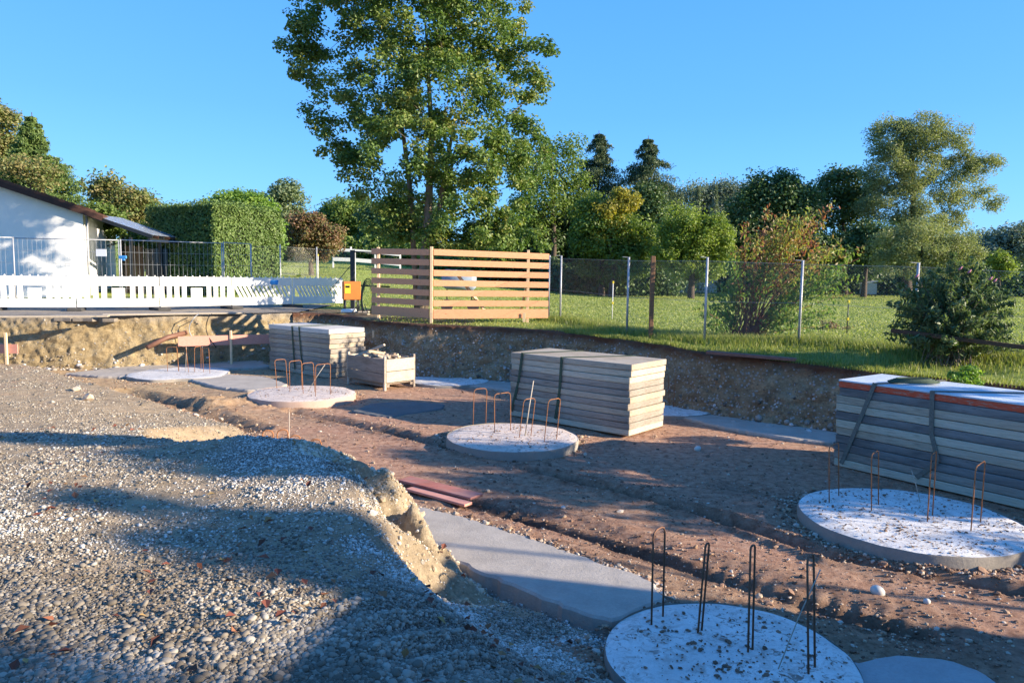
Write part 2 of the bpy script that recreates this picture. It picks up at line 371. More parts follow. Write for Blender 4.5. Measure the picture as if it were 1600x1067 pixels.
BARK = simple('bark', (0.21, 0.165, 0.12), 0.95, 0.35, 9, 0.8, bdist=0.03, stretch=(1, 1, .3)); BARK_D = simple('dark_bark', (0.09, 0.07, 0.055), 0.95, 0.35, 9, 0.6, bdist=0.03)
STEM_R = simple('red_stem', (0.22, 0.075, 0.05), 0.7, 0.3, 20, 0); PIPE = simple('brown_pipe', (0.17, 0.085, 0.055), 0.5, 0.15, 10, 0)
def mat_glass(name, col, rough=0.1):
    m = M(name, rough); m.color(col); m.b.inputs['Transmission Weight'].default_value = 0.6; m.b.inputs['Alpha'].default_value = 0.75; return m.m
PANE = mat_glass('canopy_pane', (0.55, 0.62, 0.72), 0.25); DOORGLASS = simple('dark_window_glass', (0.03, 0.04, 0.05), 0.08, 0.1, 3, 0)

# ---------------------------------------------------------------- pit outline
EDGE = [(-17.5, 18.4, 1.3), (-14, 18.8, 1.3), (-11.3, 19.0, 1.3), (-9.6, 19.5, 1.3), (-8.0, 20.4, 1.3), (-6.2, 21.6, 1.3), (-5.0, 21.2, 1.3), (-3.9, 19.5, 1.28), (-3.0, 18.7, 1.28), (-2.0, 18.15, 1.27),
        (0.2, 17.6, 1.25), (1.2, 16.9, 1.22), (2.75, 15.3, 1.18), (3.6, 14.1, 1.13), (5.3, 12.7, 1.06), (6.5, 11.7, 1.0), (7.7, 10.8, 0.97), (8.8, 9.6, 1.0), (9.2, 8, 1.1), (9.0, 5, 1.2), (9.0, -3, 1.2)]
PIT = [(a, b) for a, b, c in EDGE] + [(-17.5, -4)]

# sample the edge smoothly
def resample(pts, step):
    pts = [np.array(p, float) for p in pts]; out = []
    # Catmull-Rom
    P_ = [pts[0] * 2 - pts[1]] + pts + [pts[-1] * 2 - pts[-2]]
    dense = []
    for i in range(1, len(P_) - 2):
        p0, p1, p2, p3 = P_[i - 1:i + 3]
        for t in np.linspace(0, 1, 40, endpoint=False):
            dense.append(0.5 * ((2 * p1) + (-p0 + p2) * t + (2 * p0 - 5 * p1 + 4 * p2 - p3) * t * t + (-p0 + 3 * p1 - 3 * p2 + p3) * t ** 3))
    dense.append(pts[-1]); dense = np.array(dense)
    s = np.concatenate([[0], np.cumsum(np.linalg.norm(np.diff(dense[:, :2], axis=0), axis=1))])
    q = np.arange(0, s[-1], step)
    return np.stack([np.interp(q, s, dense[:, k]) for k in range(dense.shape[1])], 1)
ES = resample(EDGE, 0.35); EDGE_S = [tuple(p) for p in ES]
PIT_S = [(a, b) for a, b, c in EDGE_S] + [(-17.5, -4)]

def hill(X, Y):
    h = 2.6 * sstep(26, 75, Y) * sstep(4, -14, X - (Y - 30) * 0.02)
    h = h + 9.0 * sstep(90, 260, Y) * sstep(-20, 60, X) + 6 * sstep(80, 200, Y)
    return h - 0.25 * sstep(16, 45, Y) * sstep(-2, 8, X)
def ground_z(X, Y, rough=True):
    X = np.asarray(X, float); Y = np.asarray(Y, float)
    d, w = poly_dist(X, Y, EDGE_S); ez = np.interp(w, np.arange(len(EDGE_S)), ES[:, 2])
    base = 1.3 + hill(X, Y)
    z = ez + (base - ez) * sstep(0, 2.6, d)
    if rough: z = z + 0.05 * fbm(X, Y, 0.7, 3, 5) * sstep(0.0, 3, d) * sstep(-3, 3, X + Y * .02) + 0.02 * fbm(X, Y, 2.5, 3, 9)
    return z
def gz(x, y): return float(ground_z(np.array([x]), np.array([y]))[0])

# ---------------------------------------------------------------- meadow sheet
def axis(lo, hi, step, far_lo, far_hi, grow=1.16):
    a = list(np.arange(lo, hi + 1e-6, step)); s = step; x = hi
    while x < far_hi: s *= grow; x += s; a.append(x)
    s = step; x = lo
    while x > far_lo: s *= grow; x -= s; a.insert(0, x)
    return np.array(a)
ax_, ay_ = axis(-19, 12, 0.11, -3000, 3000), axis(6, 26, 0.11, -600, 5000)
X, Y = np.meshgrid(ax_, ay_); ins = inside(X, Y, PIT_S); Z = ground_z(X, Y); dE, wE = poly_dist(X, Y, EDGE_S)
Zm = np.where(ins, -0.6, Z)
f = grid_faces(len(ax_), len(ay_)); keep = ~ins.ravel()[f].all(1)
dirt = sstep(0.8, 0.0, dE) * 0.25 * (X > 0.5) + sstep(4.5, 1.5, dE) * (X < -1.0) * (X > -5) * .9 + sstep(-4.0, -6.0, X) * sstep(25.5, 23.5, Y - np.clip(-X - 8, 0, 5) * 0) * .95
dirt = np.clip(dirt + 0.25 * fbm(X, Y, .8, 3, 3) * (dirt > .05), 0, 1)
used = np.unique(f[keep]); remap = np.zeros(X.size, int); remap[used] = np.arange(len(used))
V = np.stack([X.ravel(), Y.ravel(), Zm.ravel()], 1)[used]
tag(np_mesh('meadow', V, remap[f[keep]], MEADOW, smooth=True, vattrs={'dirt': dirt.ravel()[used]}), kind='structure')

# pavement strip along the barriers (a path 6 mm above the ground)
def strip(name, a, b, mat, lift=0.006, n=60, m=16):
    a = resample(a, 0.1); b = resample(b, 0.1); t = np.linspace(0, 1, n)
    A = np.stack([np.interp(t, np.linspace(0, 1, len(a)), a[:, k]) for k in (0, 1)], 1); B = np.stack([np.interp(t, np.linspace(0, 1, len(b)), b[:, k]) for k in (0, 1)], 1)
    s = np.linspace(0, 1, m)[:, None, None]; Q = A[None] * (1 - s) + B[None] * s
    z = ground_z(Q[..., 0], Q[..., 1]) + lift + 0.03
    return np_mesh(name, np.concatenate([Q, z[..., None]], 2).reshape(-1, 3), grid_faces(n, m), mat, smooth=True)
tag(strip('path', [(-40, 18.9), (-17, 18.75), (-11.2, 19.3), (-8.1, 20.8), (-6.3, 22.0)], [(-40, 24.5), (-17, 24.4), (-12, 24.6), (-9, 26.0), (-6.5, 27.2)], ASPH, n=160, m=40), kind='structure')

# ---------------------------------------------------------------- pit floor
ruts = [([G(824, 734), G(960, 765), G(1100, 801), G(1300, 868), G(1600, 925)], 0.085, 0.10), ([G(455, 642), G(560, 664), G(650, 685), G(760, 712)], 0.11, 0.10),
        ([G(745, 785), G(870, 822), G(990, 858), G(1250, 935), G(1420, 985)], 0.20, 0.06), ([G(1150, 762), G(1350, 800), G(1600, 860)], 0.12, 0.05),
        ([G(775, 800), G(900, 832), G(1010, 862), G(1150, 905), G(1300, 950), G(1440, 985)], 0.06, 0.06), ([G(200, 612), G(300, 640), G(400, 672)], 0.16, 0.12)]
MAIN_SLAB = [G(x, y, 0.035) for x, y in ((640, 788), (686, 798), (740, 812), (792, 829), (860, 850), (923, 873), (975, 890), (1024, 911), (1040, 935), (1000, 950), (975, 963), (957, 967), (925, 962), (889, 951), (845, 934), (803, 913), (760, 896), (727, 882), (690, 868), (650, 852))]
fx = np.concatenate([np.arange(-18, -1.2, 0.055), np.arange(-1.2, 6, .035), np.arange(6, 9.6, .055)]); fy = np.concatenate([np.arange(1.8, 4.5, .05), np.arange(4.5, 9.5, 0.033), np.arange(9.5, 22.4, .055)])
X, Y = np.meshgrid(fx, fy)
def floor_z(X, Y, parts=False):
    z = 0.03 * fbm(X, Y, .5, 3, 21) + 0.010 * fbm(X, Y, 3, 4, 22, gain=.7) - .022 * np.abs(fbm(X + .3 * Y, Y, 1.6, 5, 23, gain=.65))
    darken = np.zeros_like(X)
    for k, (pl, w, dp) in enumerate(ruts):
        d, t = poly_dist(X, Y, pl); wob = 1 + .5 * fbm(X, Y, 1.7, 3, 40 + k)
        cut = np.exp(-(d / (w * wob)) ** 2); ridge = np.exp(-((d - w * 2.1) / (w * .7)) ** 2)
        brk = np.clip(.85 + .7 * fbm(X, Y, .9, 2, 60 + k), 0, 1)
        z = z - dp * cut * brk + dp * .40 * ridge * brk * (1 + .8 * fbm(X, Y, 7, 3, 70 + k)); darken = np.maximum(darken, cut * brk * .95 + ridge * .3 * brk)
    # caterpillar treads beside the slab and along the right rut
    for pl, off, w in ((ruts[2][0], 0.0, .26),):
        a, b = np.array(pl[0])[:2], np.array(pl[-1])[:2]; dr = (b - a) / np.linalg.norm(b - a)
        s = (X - a[0]) * dr[0] + (Y - a[1]) * dr[1]; d, t = poly_dist(X, Y, pl); nrm = (X - a[0]) * -dr[1] + (Y - a[1]) * dr[0]
        m = np.exp(-((nrm - off) / w) ** 4) * ((t > .02) & (t < len(pl) - 1.02))
        z = z + .015 * np.tanh(2 * np.sin(s * 2 * math.pi / .155 + nrm * 2.5 + fbm(X, Y, 1.5, 3, 5) * 3.5)) * m * np.clip(.3 + 1.3 * fbm(X, Y, .9, 3, 77), 0, 1)
    # trench along the near side of the slab
    d, t = poly_dist(X, Y, [MAIN_SLAB[11], MAIN_SLAB[13], MAIN_SLAB[15], MAIN_SLAB[17], MAIN_SLAB[19]])
    z = z - 0.27 * np.exp(-(d / .22) ** 2); darken = np.maximum(darken, .3 * np.exp(-(d / .2) ** 2))
    # clods heap by the fill's edge
    c = G(350, 634); z = z + .13 * np.exp(-(((X - c.x) / 1.1) ** 2 + ((Y - c.y) / .6) ** 2)) * (1 + .8 * fbm(X, Y, 5, 3, 81))
    z = z - .25 * sstep(-16, -18, X)
    return (z, darken) if parts else z
Zf, darken = floor_z(X, Y, True)
tint = np.clip(sstep(-1.5, -7.5, X) * .95 + .35 * np.exp(-((Y - 6.2 + .5 * X) / 1.0) ** 2) + .2 * fbm(X, Y, .6, 3, 90), 0, 1)
inn = inside(X, Y, PIT_S); dE, _ = poly_dist(X, Y, EDGE_S)
f = grid_faces(len(fx), len(fy)); ok = (inn | (dE < .4)).ravel(); keep = ok[f].all(1)
tag(np_mesh('pit_floor', np.stack([X.ravel(), Y.ravel(), Zf.ravel()], 1), f[keep], SOIL, smooth=True, vattrs={'tint': tint, 'darken': darken}), kind='structure')
def fz(x, y): return float(floor_z(np.array([[x]]), np.array([[y]]))[0, 0])

# ---------------------------------------------------------------- earth banks
def bank(name, i0, i1, mat, amp, seed, out=.28):
    E = resample(EDGE, 0.045); s = np.concatenate([[0], np.cumsum(np.linalg.norm(np.diff(E[:, :2], axis=0), axis=1))])
    key = [s[np.argmin(np.hypot(E[:, 0] - EDGE[k][0], E[:, 1] - EDGE[k][1]))] for k in (i0, i1)]
    E = E[(s >= key[0] - .25) & (s <= key[1] + .25)]
    tg = np.gradient(E[:, :2], axis=0); tg /= np.linalg.norm(tg, axis=1)[:, None] + 1e-9
    for _ in range(30): tg[1:-1] = (tg[:-2] + tg[1:-1] + tg[2:]) / 3
    nrm = np.stack([tg[:, 1], -tg[:, 0]], 1)                      # towards the pit
    nr = 34; t = np.linspace(0, 1, nr)
    rows = []; hg = []
    for k in range(nr + 3):
        if k < nr: tt = t[k]; o = out * (1 - tt) ** 1.3 + .13 * (1 - tt * .3); z = -.12 + (E[:, 2] + .13) * tt
        else: j = k - nr + 1; tt = 1; o = .09 - .13 * j; z = None
        Xr, Yr = E[:, 0] + nrm[:, 0] * o, E[:, 1] + nrm[:, 1] * o
        if z is None: z = ground_z(Xr, Yr) + (.022 if k < nr + 2 else -.03)
        zz = np.asarray(z)
        n = amp * (fbm(Xr, Yr, 1.3, 5, seed, zz * 1.0, gain=.68) + .45 * fbm(Xr, Yr, 8, 4, seed + 3, zz, gain=.7)) * (1 if k < nr - 1 else .35)
        n = n + .05 * np.maximum(0, fbm(Xr * 1.0, Yr * 1.0, 1.9, 2, seed + 9)) * math.sin(math.pi * min(tt, 1))
        rows.append(np.stack([Xr + nrm[:, 0] * n, Yr + nrm[:, 1] * n, zz + (n * .25 if k > 0 else 0)], 1)); hg.append(np.full(len(E), tt))
    V = np.array(rows); o = np_mesh(name, V.reshape(-1, 3), grid_faces(len(E), nr + 3), mat, smooth=True, vattrs={'hgt': np.array(hg)})
    return tag(o, kind='structure'), V, nrm
bL, VL, NL = bank('earth_bank_left', 0, 5, BANK_L, .15, 31, .3)
bR, VR, NR = bank('earth_bank_right', 5, len(EDGE) - 1, BANK_R, .17, 47, .42)

# ---------------------------------------------------------------- gravel mound (a fill the camera stands on)
ctl = [  # photo pixel and distance along the view
 (-300, 1067, 3.0), (0, 1067, 3.0), (400, 1067, 3.0), (700, 1067, 3.3), (900, 1067, 3.95), (1000, 1050, 4.75),
 (0, 980, 3.5), (300, 960, 3.6), (560, 950, 3.75), (700, 960, 4.2), (820, 1000, 4.6),
 (0, 900, 4.1), (300, 880, 4.4), (480, 860, 4.6), (600, 870, 4.9), (680, 920, 5.2),
 (0, 800, 5.1), (300, 800, 5.3), (500, 790, 5.4), (580, 800, 5.35),
 (0, 740, 6.2), (200, 730, 6.4), (400, 735, 6.2), (560, 740, 6.0), (603, 738, 6.3),
 (0, 680, 8.2), (200, 678, 8.1), (330, 680, 7.9), (430, 676, 7.2), (500, 696, 6.9), (430, 664, 7.9), (500, 683, 7.6), (560, 722, 6.9), (590, 722, 6.9),
 (0, 640, 10.8), (150, 638, 11.6), (230, 645, 11.8), (300, 660, 11.0), (370, 676, 9.0),
 (0, 600, 14), (100, 600, 14.3), (170, 618, 13.2), (0, 575, 16.5), (80, 578, 16.8), (-200, 600, 14), (-200, 700, 7.5), (-300, 850, 4.8), (-200, 575, 17)]
cp = np.array([list(P(a, b, c)) for a, b, c in ctl] + [(-2, 1.0, .95), (0, 1.2, .98), (1, 2, .9), (-5, 0, .9), (2, 0, .95), (-10, 2, .9), (-9, -2, 0.95), (1.2, 3.0, .7), (-14, 8, .55), (-15, 14, .3)])
def rbf(X, Y, sm=.05):
    def ph(r): return r * r * np.log(r + 1e-6)
    n = len(cp); K = ph(np.hypot(cp[:, None, 0] - cp[None, :, 0], cp[:, None, 1] - cp[None, :, 1])) + np.eye(n) * sm
    Pm = np.concatenate([np.ones((n, 1)), cp[:, :2]], 1); A = np.block([[K, Pm], [Pm.T, np.zeros((3, 3))]])
    w = np.linalg.solve(A, np.concatenate([cp[:, 2], np.zeros(3)]))
    out = w[n] + w[n + 1] * X + w[n + 2] * Y
    for i in range(n): out = out + w[i] * ph(np.hypot(X - cp[i, 0], Y - cp[i, 1]))
    return out
TOE = [(-17.5, 18.6), (-12.0, 18.4), tuple(G(95, 580, .1)[:2]), tuple(G(150, 607, .08)[:2]), tuple(G(230, 632, .05)[:2]), tuple(G(300, 650, .05)[:2]), tuple(G(352, 665, .04)[:2]), tuple(G(402, 681, .04)[:2]), (-4.15, 9.6), (-3.75, 8.6),
       (-2.9, 7.75), (-1.9, 7.55), (-1.15, 7.35), (-.76, 6.95), (-.50, 6.45), (-.20, 5.8), (.40, 5.3), (1.0, 4.78), (1.5, 4.0), (1.85, 3.0), (2.0, 2.0), (2.2, .5), (2.4, -3.5), (-17.5, -3.5)]
CLF = [0, 0, 0, 0, .45, .45, .45, .3, 0, 0, 0, .7, 1, 1, 1, .9, 0, 0, 0, 0, 0, 0, 0, 0, 0]
TOEW = [.6, .5, .4, .3, .22, .22, .25, .35, .6, .55, .55, .5, .7, .9, .9, .8, 1.2, 1.45, 1.45, 1.4, 1.4, 1.4, 1, 1]
mxs = np.concatenate([np.arange(-14, -2, .05), np.arange(-2, .4, .024), np.arange(.4, 2.6, .04)]); mys = np.concatenate([np.arange(1.0, 4.8, .04), np.arange(4.8, 7.8, .024), np.arange(7.8, 18.8, .05)])
def mound_z(X, Y):
    ins = inside(X, Y, TOE); d, w = poly_dist(X, Y, TOE, True)
    d = d + .10 * fbm(X, Y, 2.2, 4, 120) * sstep(0, .1, d)
    sd = np.where(ins, d, -d); wd = np.interp(w, np.arange(len(TOEW) + 1), TOEW + [TOEW[0]])
    cl = np.interp(w, np.arange(len(TOEW) + 1), CLF)                                     # where the fill ends in a cut face
    wd = wd * (1 + .3 * fbm(X, Y, 1.3, 2, 121))
    t = np.clip(sd / wd, -1, 1); lin = np.clip(t, 0, 1)
    pro = lin * (1 - cl) + np.clip(lin * 1.9, 0, 1) ** .75 * cl
    pro = np.minimum(pro, 1); pro = pro * (1 - .18 * (pro > 0) * np.sin(pro * math.pi) * (1 - cl) * -.4)
    top = rbf(X, Y)
    z = np.maximum(top, .03) * pro - .25 * np.clip(-t, 0, 1) - .03 * (1 - pro)
    near = sstep(8, 5, Y)
    z = z + (.03 * fbm(X, Y, 1.1, 4, 122) + .012 * fbm(X, Y, 7, 3, 124)) * np.clip(pro * 2, 0, 1)
    # raked grooves in the gravel on the near flank
    a = (X * .80 - Y * .60); m = np.exp(-(((X + .45) / .55) ** 2 + ((Y - 3.75) / .45) ** 2))
    z = z + .035 * np.sin(a * 2 * math.pi / .2) * m
    # erosion flutes on the cut face
    fl = np.sin(np.clip(lin, 0, 1) * math.pi) ** .7 * sstep(.5, .9, cl); us = X * .48 - Y * .88 + .10 * fbm(X, Y, 2.2, 3, 128)
    z = z - .20 * fl * (.5 + .5 * np.sin(us * 2 * math.pi / .62 + 1.0)) - .07 * fl * np.abs(fbm(X * 1.0, Y * 1.0, 3.4, 4, 126))
    ck = [P(588, 735, 6.45), P(607, 770, 6.15), P(628, 815, 5.95), P(655, 855, 5.82), P(700, 905, 5.72)]
    d2, t2 = poly_dist(X + .06 * fbm(X, Y, 4, 3, 131), Y + .06 * fbm(X, Y, 4, 3, 132), ck); dep = np.interp(t2, [0, .5, 1, 2, 3, 4], [.12, .34, .48, .42, .26, .05])
    z = z - dep * np.exp(-(d2 / .15) ** 4) * sstep(0.0, .12, sd)
    z = z + .055 * fbm(X, Y, 9, 4, 135, gain=.7) * fl + .03 * fl * np.abs(fbm(X * .48 - Y * .88, X * .1, 14, 3, 136))
    ck2 = [P(655, 790, 6.5), P(668, 830, 6.35), P(690, 870, 6.2)]; d3, t3 = poly_dist(X, Y, ck2); z = z - .16 * np.exp(-(d3 / .07) ** 2) * sstep(0.0, .1, sd)
    return z, sd, cl, pro
X, Y = np.meshgrid(mxs, mys); Zo, sd, cl, pro = mound_z(X, Y)
gr = np.clip(sstep(9.0, 7.4, Y + .25 * X) + .0, 0, 1) * (1 - .85 * sstep(0.0, .16, fbm(X, Y, 1.0, 5, 130, gain=.6)))
gr = gr * (1 - sstep(.55, .9, cl) * sstep(.9, .6, sd)); gr = np.clip(gr, 0.15, 1)
gr = gr * (1 - .9 * sstep(.0, .7, -X - .36 * Y + .8 * fbm(X, Y, .9, 3, 131)) * sstep(4.9, 5.7, Y)); brick = sstep(12, 14, Y) + .25
f = grid_faces(len(mxs), len(mys)); keep = (sd > -.12).ravel()[f].any(1)
cliff = (sstep(.5, .8, cl) * sstep(.85, .7, sd) * (Y < 8.5)).ravel()
mi = (cliff[f].mean(1) > .5).astype(int)[keep]
tag(np_mesh('gravel_mound', np.stack([X.ravel(), Y.ravel(), Zo.ravel()], 1), f[keep], MOUND, smooth=True, vattrs={'gravel': gr, 'brick': brick}, mats=[MOUND, CLIFF], mat_idx=mi), kind='structure')
def mz(x, y): return float(mound_z(np.array([[x]]), np.array([[y]]))[0][0, 0])

# pebbles, clods, dead leaves -------------------------------------------------
bm = bmesh.new(); bmesh.ops.create_icosphere(bm, subdivisions=1, radius=1.0); bm.verts.ensure_lookup_table()
ICO_V = np.array([v.co[:] for v in bm.verts]); ICO_F = np.array([[v.index for v in fc.verts] for fc in bm.faces]); bm.free()
bm = bmesh.new(); bmesh.ops.create_icosphere(bm, subdivisions=2, radius=1.0); bm.verts.ensure_lookup_table()
ICO2_V = np.array([v.co[:] for v in bm.verts]); ICO2_F = np.array([[v.index for v in fc.verts] for fc in bm.faces]); bm.free()
def stones(name, pts, size, mat, flat=.6, hi=False, smooth=True, rnd=None, jag=.22):
    n = len(pts); IV, IF = (ICO2_V, ICO2_F) if hi else (ICO_V, ICO_F)
    sc = np.stack([size * rng.uniform(.85, 1.25, n), size * rng.uniform(.7, 1.0, n), size * flat * rng.uniform(.8, 1.2, n)], 1)
    v = IV[None] * sc[:, None, :]
    v = v * (1 + jag * (rng.random((n, len(IV), 1)) - .5) * (1 if not hi else .5))
    yaw = rng.uniform(0, 6.283, n); tl = rng.normal(0, .35, n); c, s = np.cos(tl), np.sin(tl)
    v = np.stack([v[..., 0] * c[:, None] - v[..., 2] * s[:, None], v[..., 1], v[..., 0] * s[:, None] + v[..., 2] * c[:, None]], 2)
    c, s = np.cos(yaw), np.sin(yaw)
    v = np.stack([v[..., 0] * c[:, None] - v[..., 1] * s[:, None], v[..., 0] * s[:, None] + v[..., 1] * c[:, None], v[..., 2]], 2) + pts[:, None, :]
    f = IF[None] + (np.arange(n) * len(IV))[:, None, None]
    r = rng.random(n) if rnd is None else rnd
    return np_mesh(name, v.reshape(-1, 3), f.reshape(-1, 3), mat, smooth=smooth, attrs={'rnd': np.repeat(r, len(IF))})
# candidates weighted by closeness to the camera
n = 520000; yy = 2.3 + (rng.random(n) ** 1.5) * 6.6; xx = (.36 - 1.12 * rng.random(n) ** .93 - .75 * (rng.random(n) < .16) * rng.random(n) ** 1.5) * (yy + .6)
z, sd_, cl_, pr_ = mound_z(xx[None], yy[None]); z, sd_, cl_ = z[0], sd_[0], cl_[0]
dens = sstep(9.0, 7.2, yy + .25 * xx) * np.maximum(sstep(-1.0, -.6, xx) * sstep(5.6, 5.2, yy), (1 - .80 * sstep(0.0, .16, fbm(xx, yy, 1.0, 5, 130, gain=.6))) * (1 - .88 * sstep(.0, .7, -xx - .36 * yy + .8 * fbm(xx, yy, .9, 3, 131)) * sstep(4.9, 5.7, yy)) ) * (1 - sstep(.5, .85, cl_) * sstep(.85, .65, sd_))
ok = ((sd_ > -.02) & (rng.random(n) < dens)) | ((sd_ <= -.02) & (sd_ > -.45) & (rng.random(n) < .5 * np.exp(sd_ / .12)) & (yy < 9)); xx, yy, z, sd_ = xx[ok], yy[ok], z[ok], sd_[ok]; z = np.where(sd_ < 0, np.maximum(z, floor_z(xx, yy)), z)
sz = rng.lognormal(math.log(.0076), .42, len(xx)).clip(.0045, .03) * np.clip(1.22 - .075 * yy, .7, 1.0)
near = yy < 3.9
wet = 1.15 * sstep(4.75, 4.1, yy + .35 * fbm(xx, yy, 1.0, 3, 152)) + .55 * sstep(0.0, .2, fbm(xx, yy, 1.3, 3, 150))
prn = np.clip(rng.random(len(xx)) ** 1.1 * (1 - .50 * np.clip(wet, 0, 1)) - .10 * wet + .02 + .16 * (fbm(xx, yy, .7, 3, 151) > 0), 0, 1)
tag(stones('gravel', np.stack([xx, yy, z + sz * .3], 1)[~near], sz[~near], PEB, rnd=prn[~near]), kind='stuff')
tag(stones('pebble_gravel', np.stack([xx, yy, z + sz * .3], 1)[near], sz[near], PEB, hi=True, rnd=prn[near]), kind='stuff')
n = 34000; yy = 5.2 + rng.random(n) ** 1.2 * 12; xx = rng.uniform(-.76, -.1, n) * yy; z, sd_, cl_, _ = mound_z(xx[None], yy[None]); ok = (sd_[0] > 0) & ((yy > 7) | (cl_[0] < .3)) & (rng.random(n) < .35 + .65 * (fbm(xx, yy, 1.4, 4, 133) > 0)); xx, yy, z = xx[ok], yy[ok], z[0][ok]
sz = rng.lognormal(math.log(.0085), .42, len(xx)).clip(.004, .04) * (.8 + .03 * yy); tag(stones('fine_gravel', np.stack([xx, yy, z + sz * .2], 1), sz, PEB, rnd=rng.random(len(xx)) * .62, jag=.4), kind='stuff')
# stray stones and clods on the pit floor
n = 52000; yy = 4.2 + rng.random(n) ** 1.3 * 15; xx = rng.uniform(-.6, .72, n) * yy
dR = np.min([poly_dist(xx, yy, pl)[0] for pl, w, dp in ruts], axis=0)
ok = inside(xx, yy, PIT_S) & ~inside(xx, yy, TOE) & (rng.random(n) < (.35 + .65 * np.exp(-(dR / .4) ** 2))); xx, yy = xx[ok], yy[ok]
sz = rng.lognormal(math.log(.0075), .55, len(xx)).clip(.003, .035)
tag(stones('earth_clods', np.stack([xx, yy, floor_z(xx, yy) + sz * .2], 1), sz, CLOD, smooth=False, jag=.5, rnd=rng.random(len(xx)) ** 1.8), kind='stuff')
pts = []; ring = [Vector(p[:2]) for p in MAIN_SLAB]
for _ in range(2600):
    i = rng.integers(0, 9); a = ring[i].lerp(ring[i + 1], rng.random()); pts.append((a.x + rng.normal(0, .035), a.y + abs(rng.normal(0, .05)) - .02))
for cx_, cy_, r_, n_ in ((1139, 1021, .83, 700), (1420, 806, 1.16, 1900), (801, 680, 1.03, 900), (472, 613, 1.08, 800), (283, 582, 1.18, 700)):
    q = G(cx_, cy_, .1)
    for _ in range(n_): a = rng.uniform(0, 6.283); rr2 = r_ + abs(rng.normal(0, .10)); pts.append((q.x + math.cos(a) * rr2, q.y + math.sin(a) * rr2))
for _ in range(2200):
    i = int(rng.integers(2, 7)); a, b = TOE[i], TOE[i + 1]; t = rng.random(); pts.append((a[0] + (b[0] - a[0]) * t + rng.normal(0, .09), a[1] + (b[1] - a[1]) * t + rng.normal(0, .16)))
pts = np.array(pts); sz = rng.lognormal(math.log(.010), .55, len(pts)).clip(.004, .045)
tag(stones('crumbled_earth', np.stack([pts[:, 0], pts[:, 1], np.maximum(np.maximum(floor_z(pts[:, 0], pts[:, 1]), -.03), mound_z(pts[None, :, 0], pts[None, :, 1])[0][0]) + sz * .3], 1), sz, CLOD, smooth=False, jag=.5, rnd=rng.random(len(pts)) ** 1.3), kind='stuff')
# crumbs of earth trodden onto the pads, and clods sliding down the cut face
pts = []
for cx_, cy_, z_, r_, n_ in ((1139, 1021, .098, .76, 520), (1420, 806, .138, 1.05, 950), (801, 680, .158, .93, 420), (472, 613, .148, .98, 260)):
    q = G(cx_, cy_, z_)
    for _ in range(n_):
        if _ % 9 == 0: ca, cr_ = rng.uniform(0, 6.283), r_ * rng.random() ** .5
        x_ = q.x + math.cos(ca) * cr_ + rng.normal(0, .12); y_ = q.y + math.sin(ca) * cr_ + rng.normal(0, .12)
        if math.hypot(x_ - q.x, y_ - q.y) < r_: pts.append((x_, y_, z_))
pts = np.array(pts); sz = rng.lognormal(math.log(.0075), .5, len(pts)).clip(.003, .022)
tag(stones('dirt_crumbs', pts, sz, CLOD, smooth=False, jag=.5, flat=.35, rnd=rng.random(len(pts)) * .3), kind='stuff')
n = 26000; xx = rng.uniform(-2, .1, n); yy = rng.uniform(4.9, 7.8, n); z, sd_, cl_, _ = mound_z(xx[None], yy[None]); ok = (cl_[0] > .55) & (sd_[0] > -.12) & (sd_[0] < .95) & (rng.random(n) < .25 + .9 * (fbm(xx, yy, 3, 3, 160) > .05)); p = np.stack([xx, yy, z[0]], 1)[ok]
sz = rng.lognormal(math.log(.0065), .6, len(p)).clip(.003, .035); tag(stones('cliff_debris', p, sz, mat_rnd('cliff_clod', [(0.22, 0.165, 0.10), (0.42, 0.33, 0.21), (0.56, 0.46, 0.32), (0.6, 0.56, 0.48)]), smooth=False, jag=.55, flat=.8), kind='stuff')
# rubble round the feet of the banks
pts = []; sizes = []
for Vb, Nb, cnt in ((VR, NR, 6500), (VL, NL, 900)):
    nc = Vb.shape[1]
    for _ in range(cnt):
        i = rng.integers(0, nc); t = rng.random() ** 2.4 if Vb is VR else rng.random() ** 3
        p = Vb[int(t * 32), i].copy(); s = float(np.clip(rng.lognormal(math.log(.024), .5), .01, .085)) * (1.35 - .8 * min(1, t * 2.2))
        if t < .06: p[:2] += Nb[i] * rng.uniform(0, .35); p[2] = fz(p[0], p[1])
        pts.append(p); sizes.append(s)
tag(stones('bank_rubble', np.array(pts), np.array(sizes), mat_rnd('bank_stone', [(0.10, 0.08, 0.06), (0.2, 0.165, 0.125), (0.38, 0.34, 0.29), (0.62, 0.60, 0.57)]), flat=.75), kind='stuff')

def leaves_mesh(name, pts, size, mat, nrm=None, parent=None, rnd=None, asp=.75, droop=None):
    """one small folded leaf (4 corners, 2 triangles) at each point"""
    n = len(pts); size = np.broadcast_to(size, (n,))
    d = rng.normal(size=(n, 3)) if nrm is None else nrm + rng.normal(size=(n, 3)) * .55
    d /= np.linalg.norm(d, axis=1)[:, None] + 1e-9
    a = rng.normal(size=(n, 3))
    if droop is not None: a = a * .5 + np.array(droop)
    a -= d * (a * d).sum(1)[:, None]; a /= np.linalg.norm(a, axis=1)[:, None] + 1e-9
    b = np.cross(d, a); L = size[:, None] * .5; Wd = L * asp
    fold = d * L * .35
    v = np.stack([pts - a * L, pts + b * Wd + fold - a * L * .15, pts + a * L * 1.1, pts - b * Wd + fold - a * L * .15], 1)
    k = np.arange(n) * 4
    f = np.concatenate([np.stack([k, k + 1, k + 2], 1), np.stack([k, k + 2, k + 3], 1)])
    r = rng.random(n) if rnd is None else rnd
    return np_mesh(name, v.reshape(-1, 3), f, mat, parent=parent, attrs={'rnd': np.concatenate([r, r])})
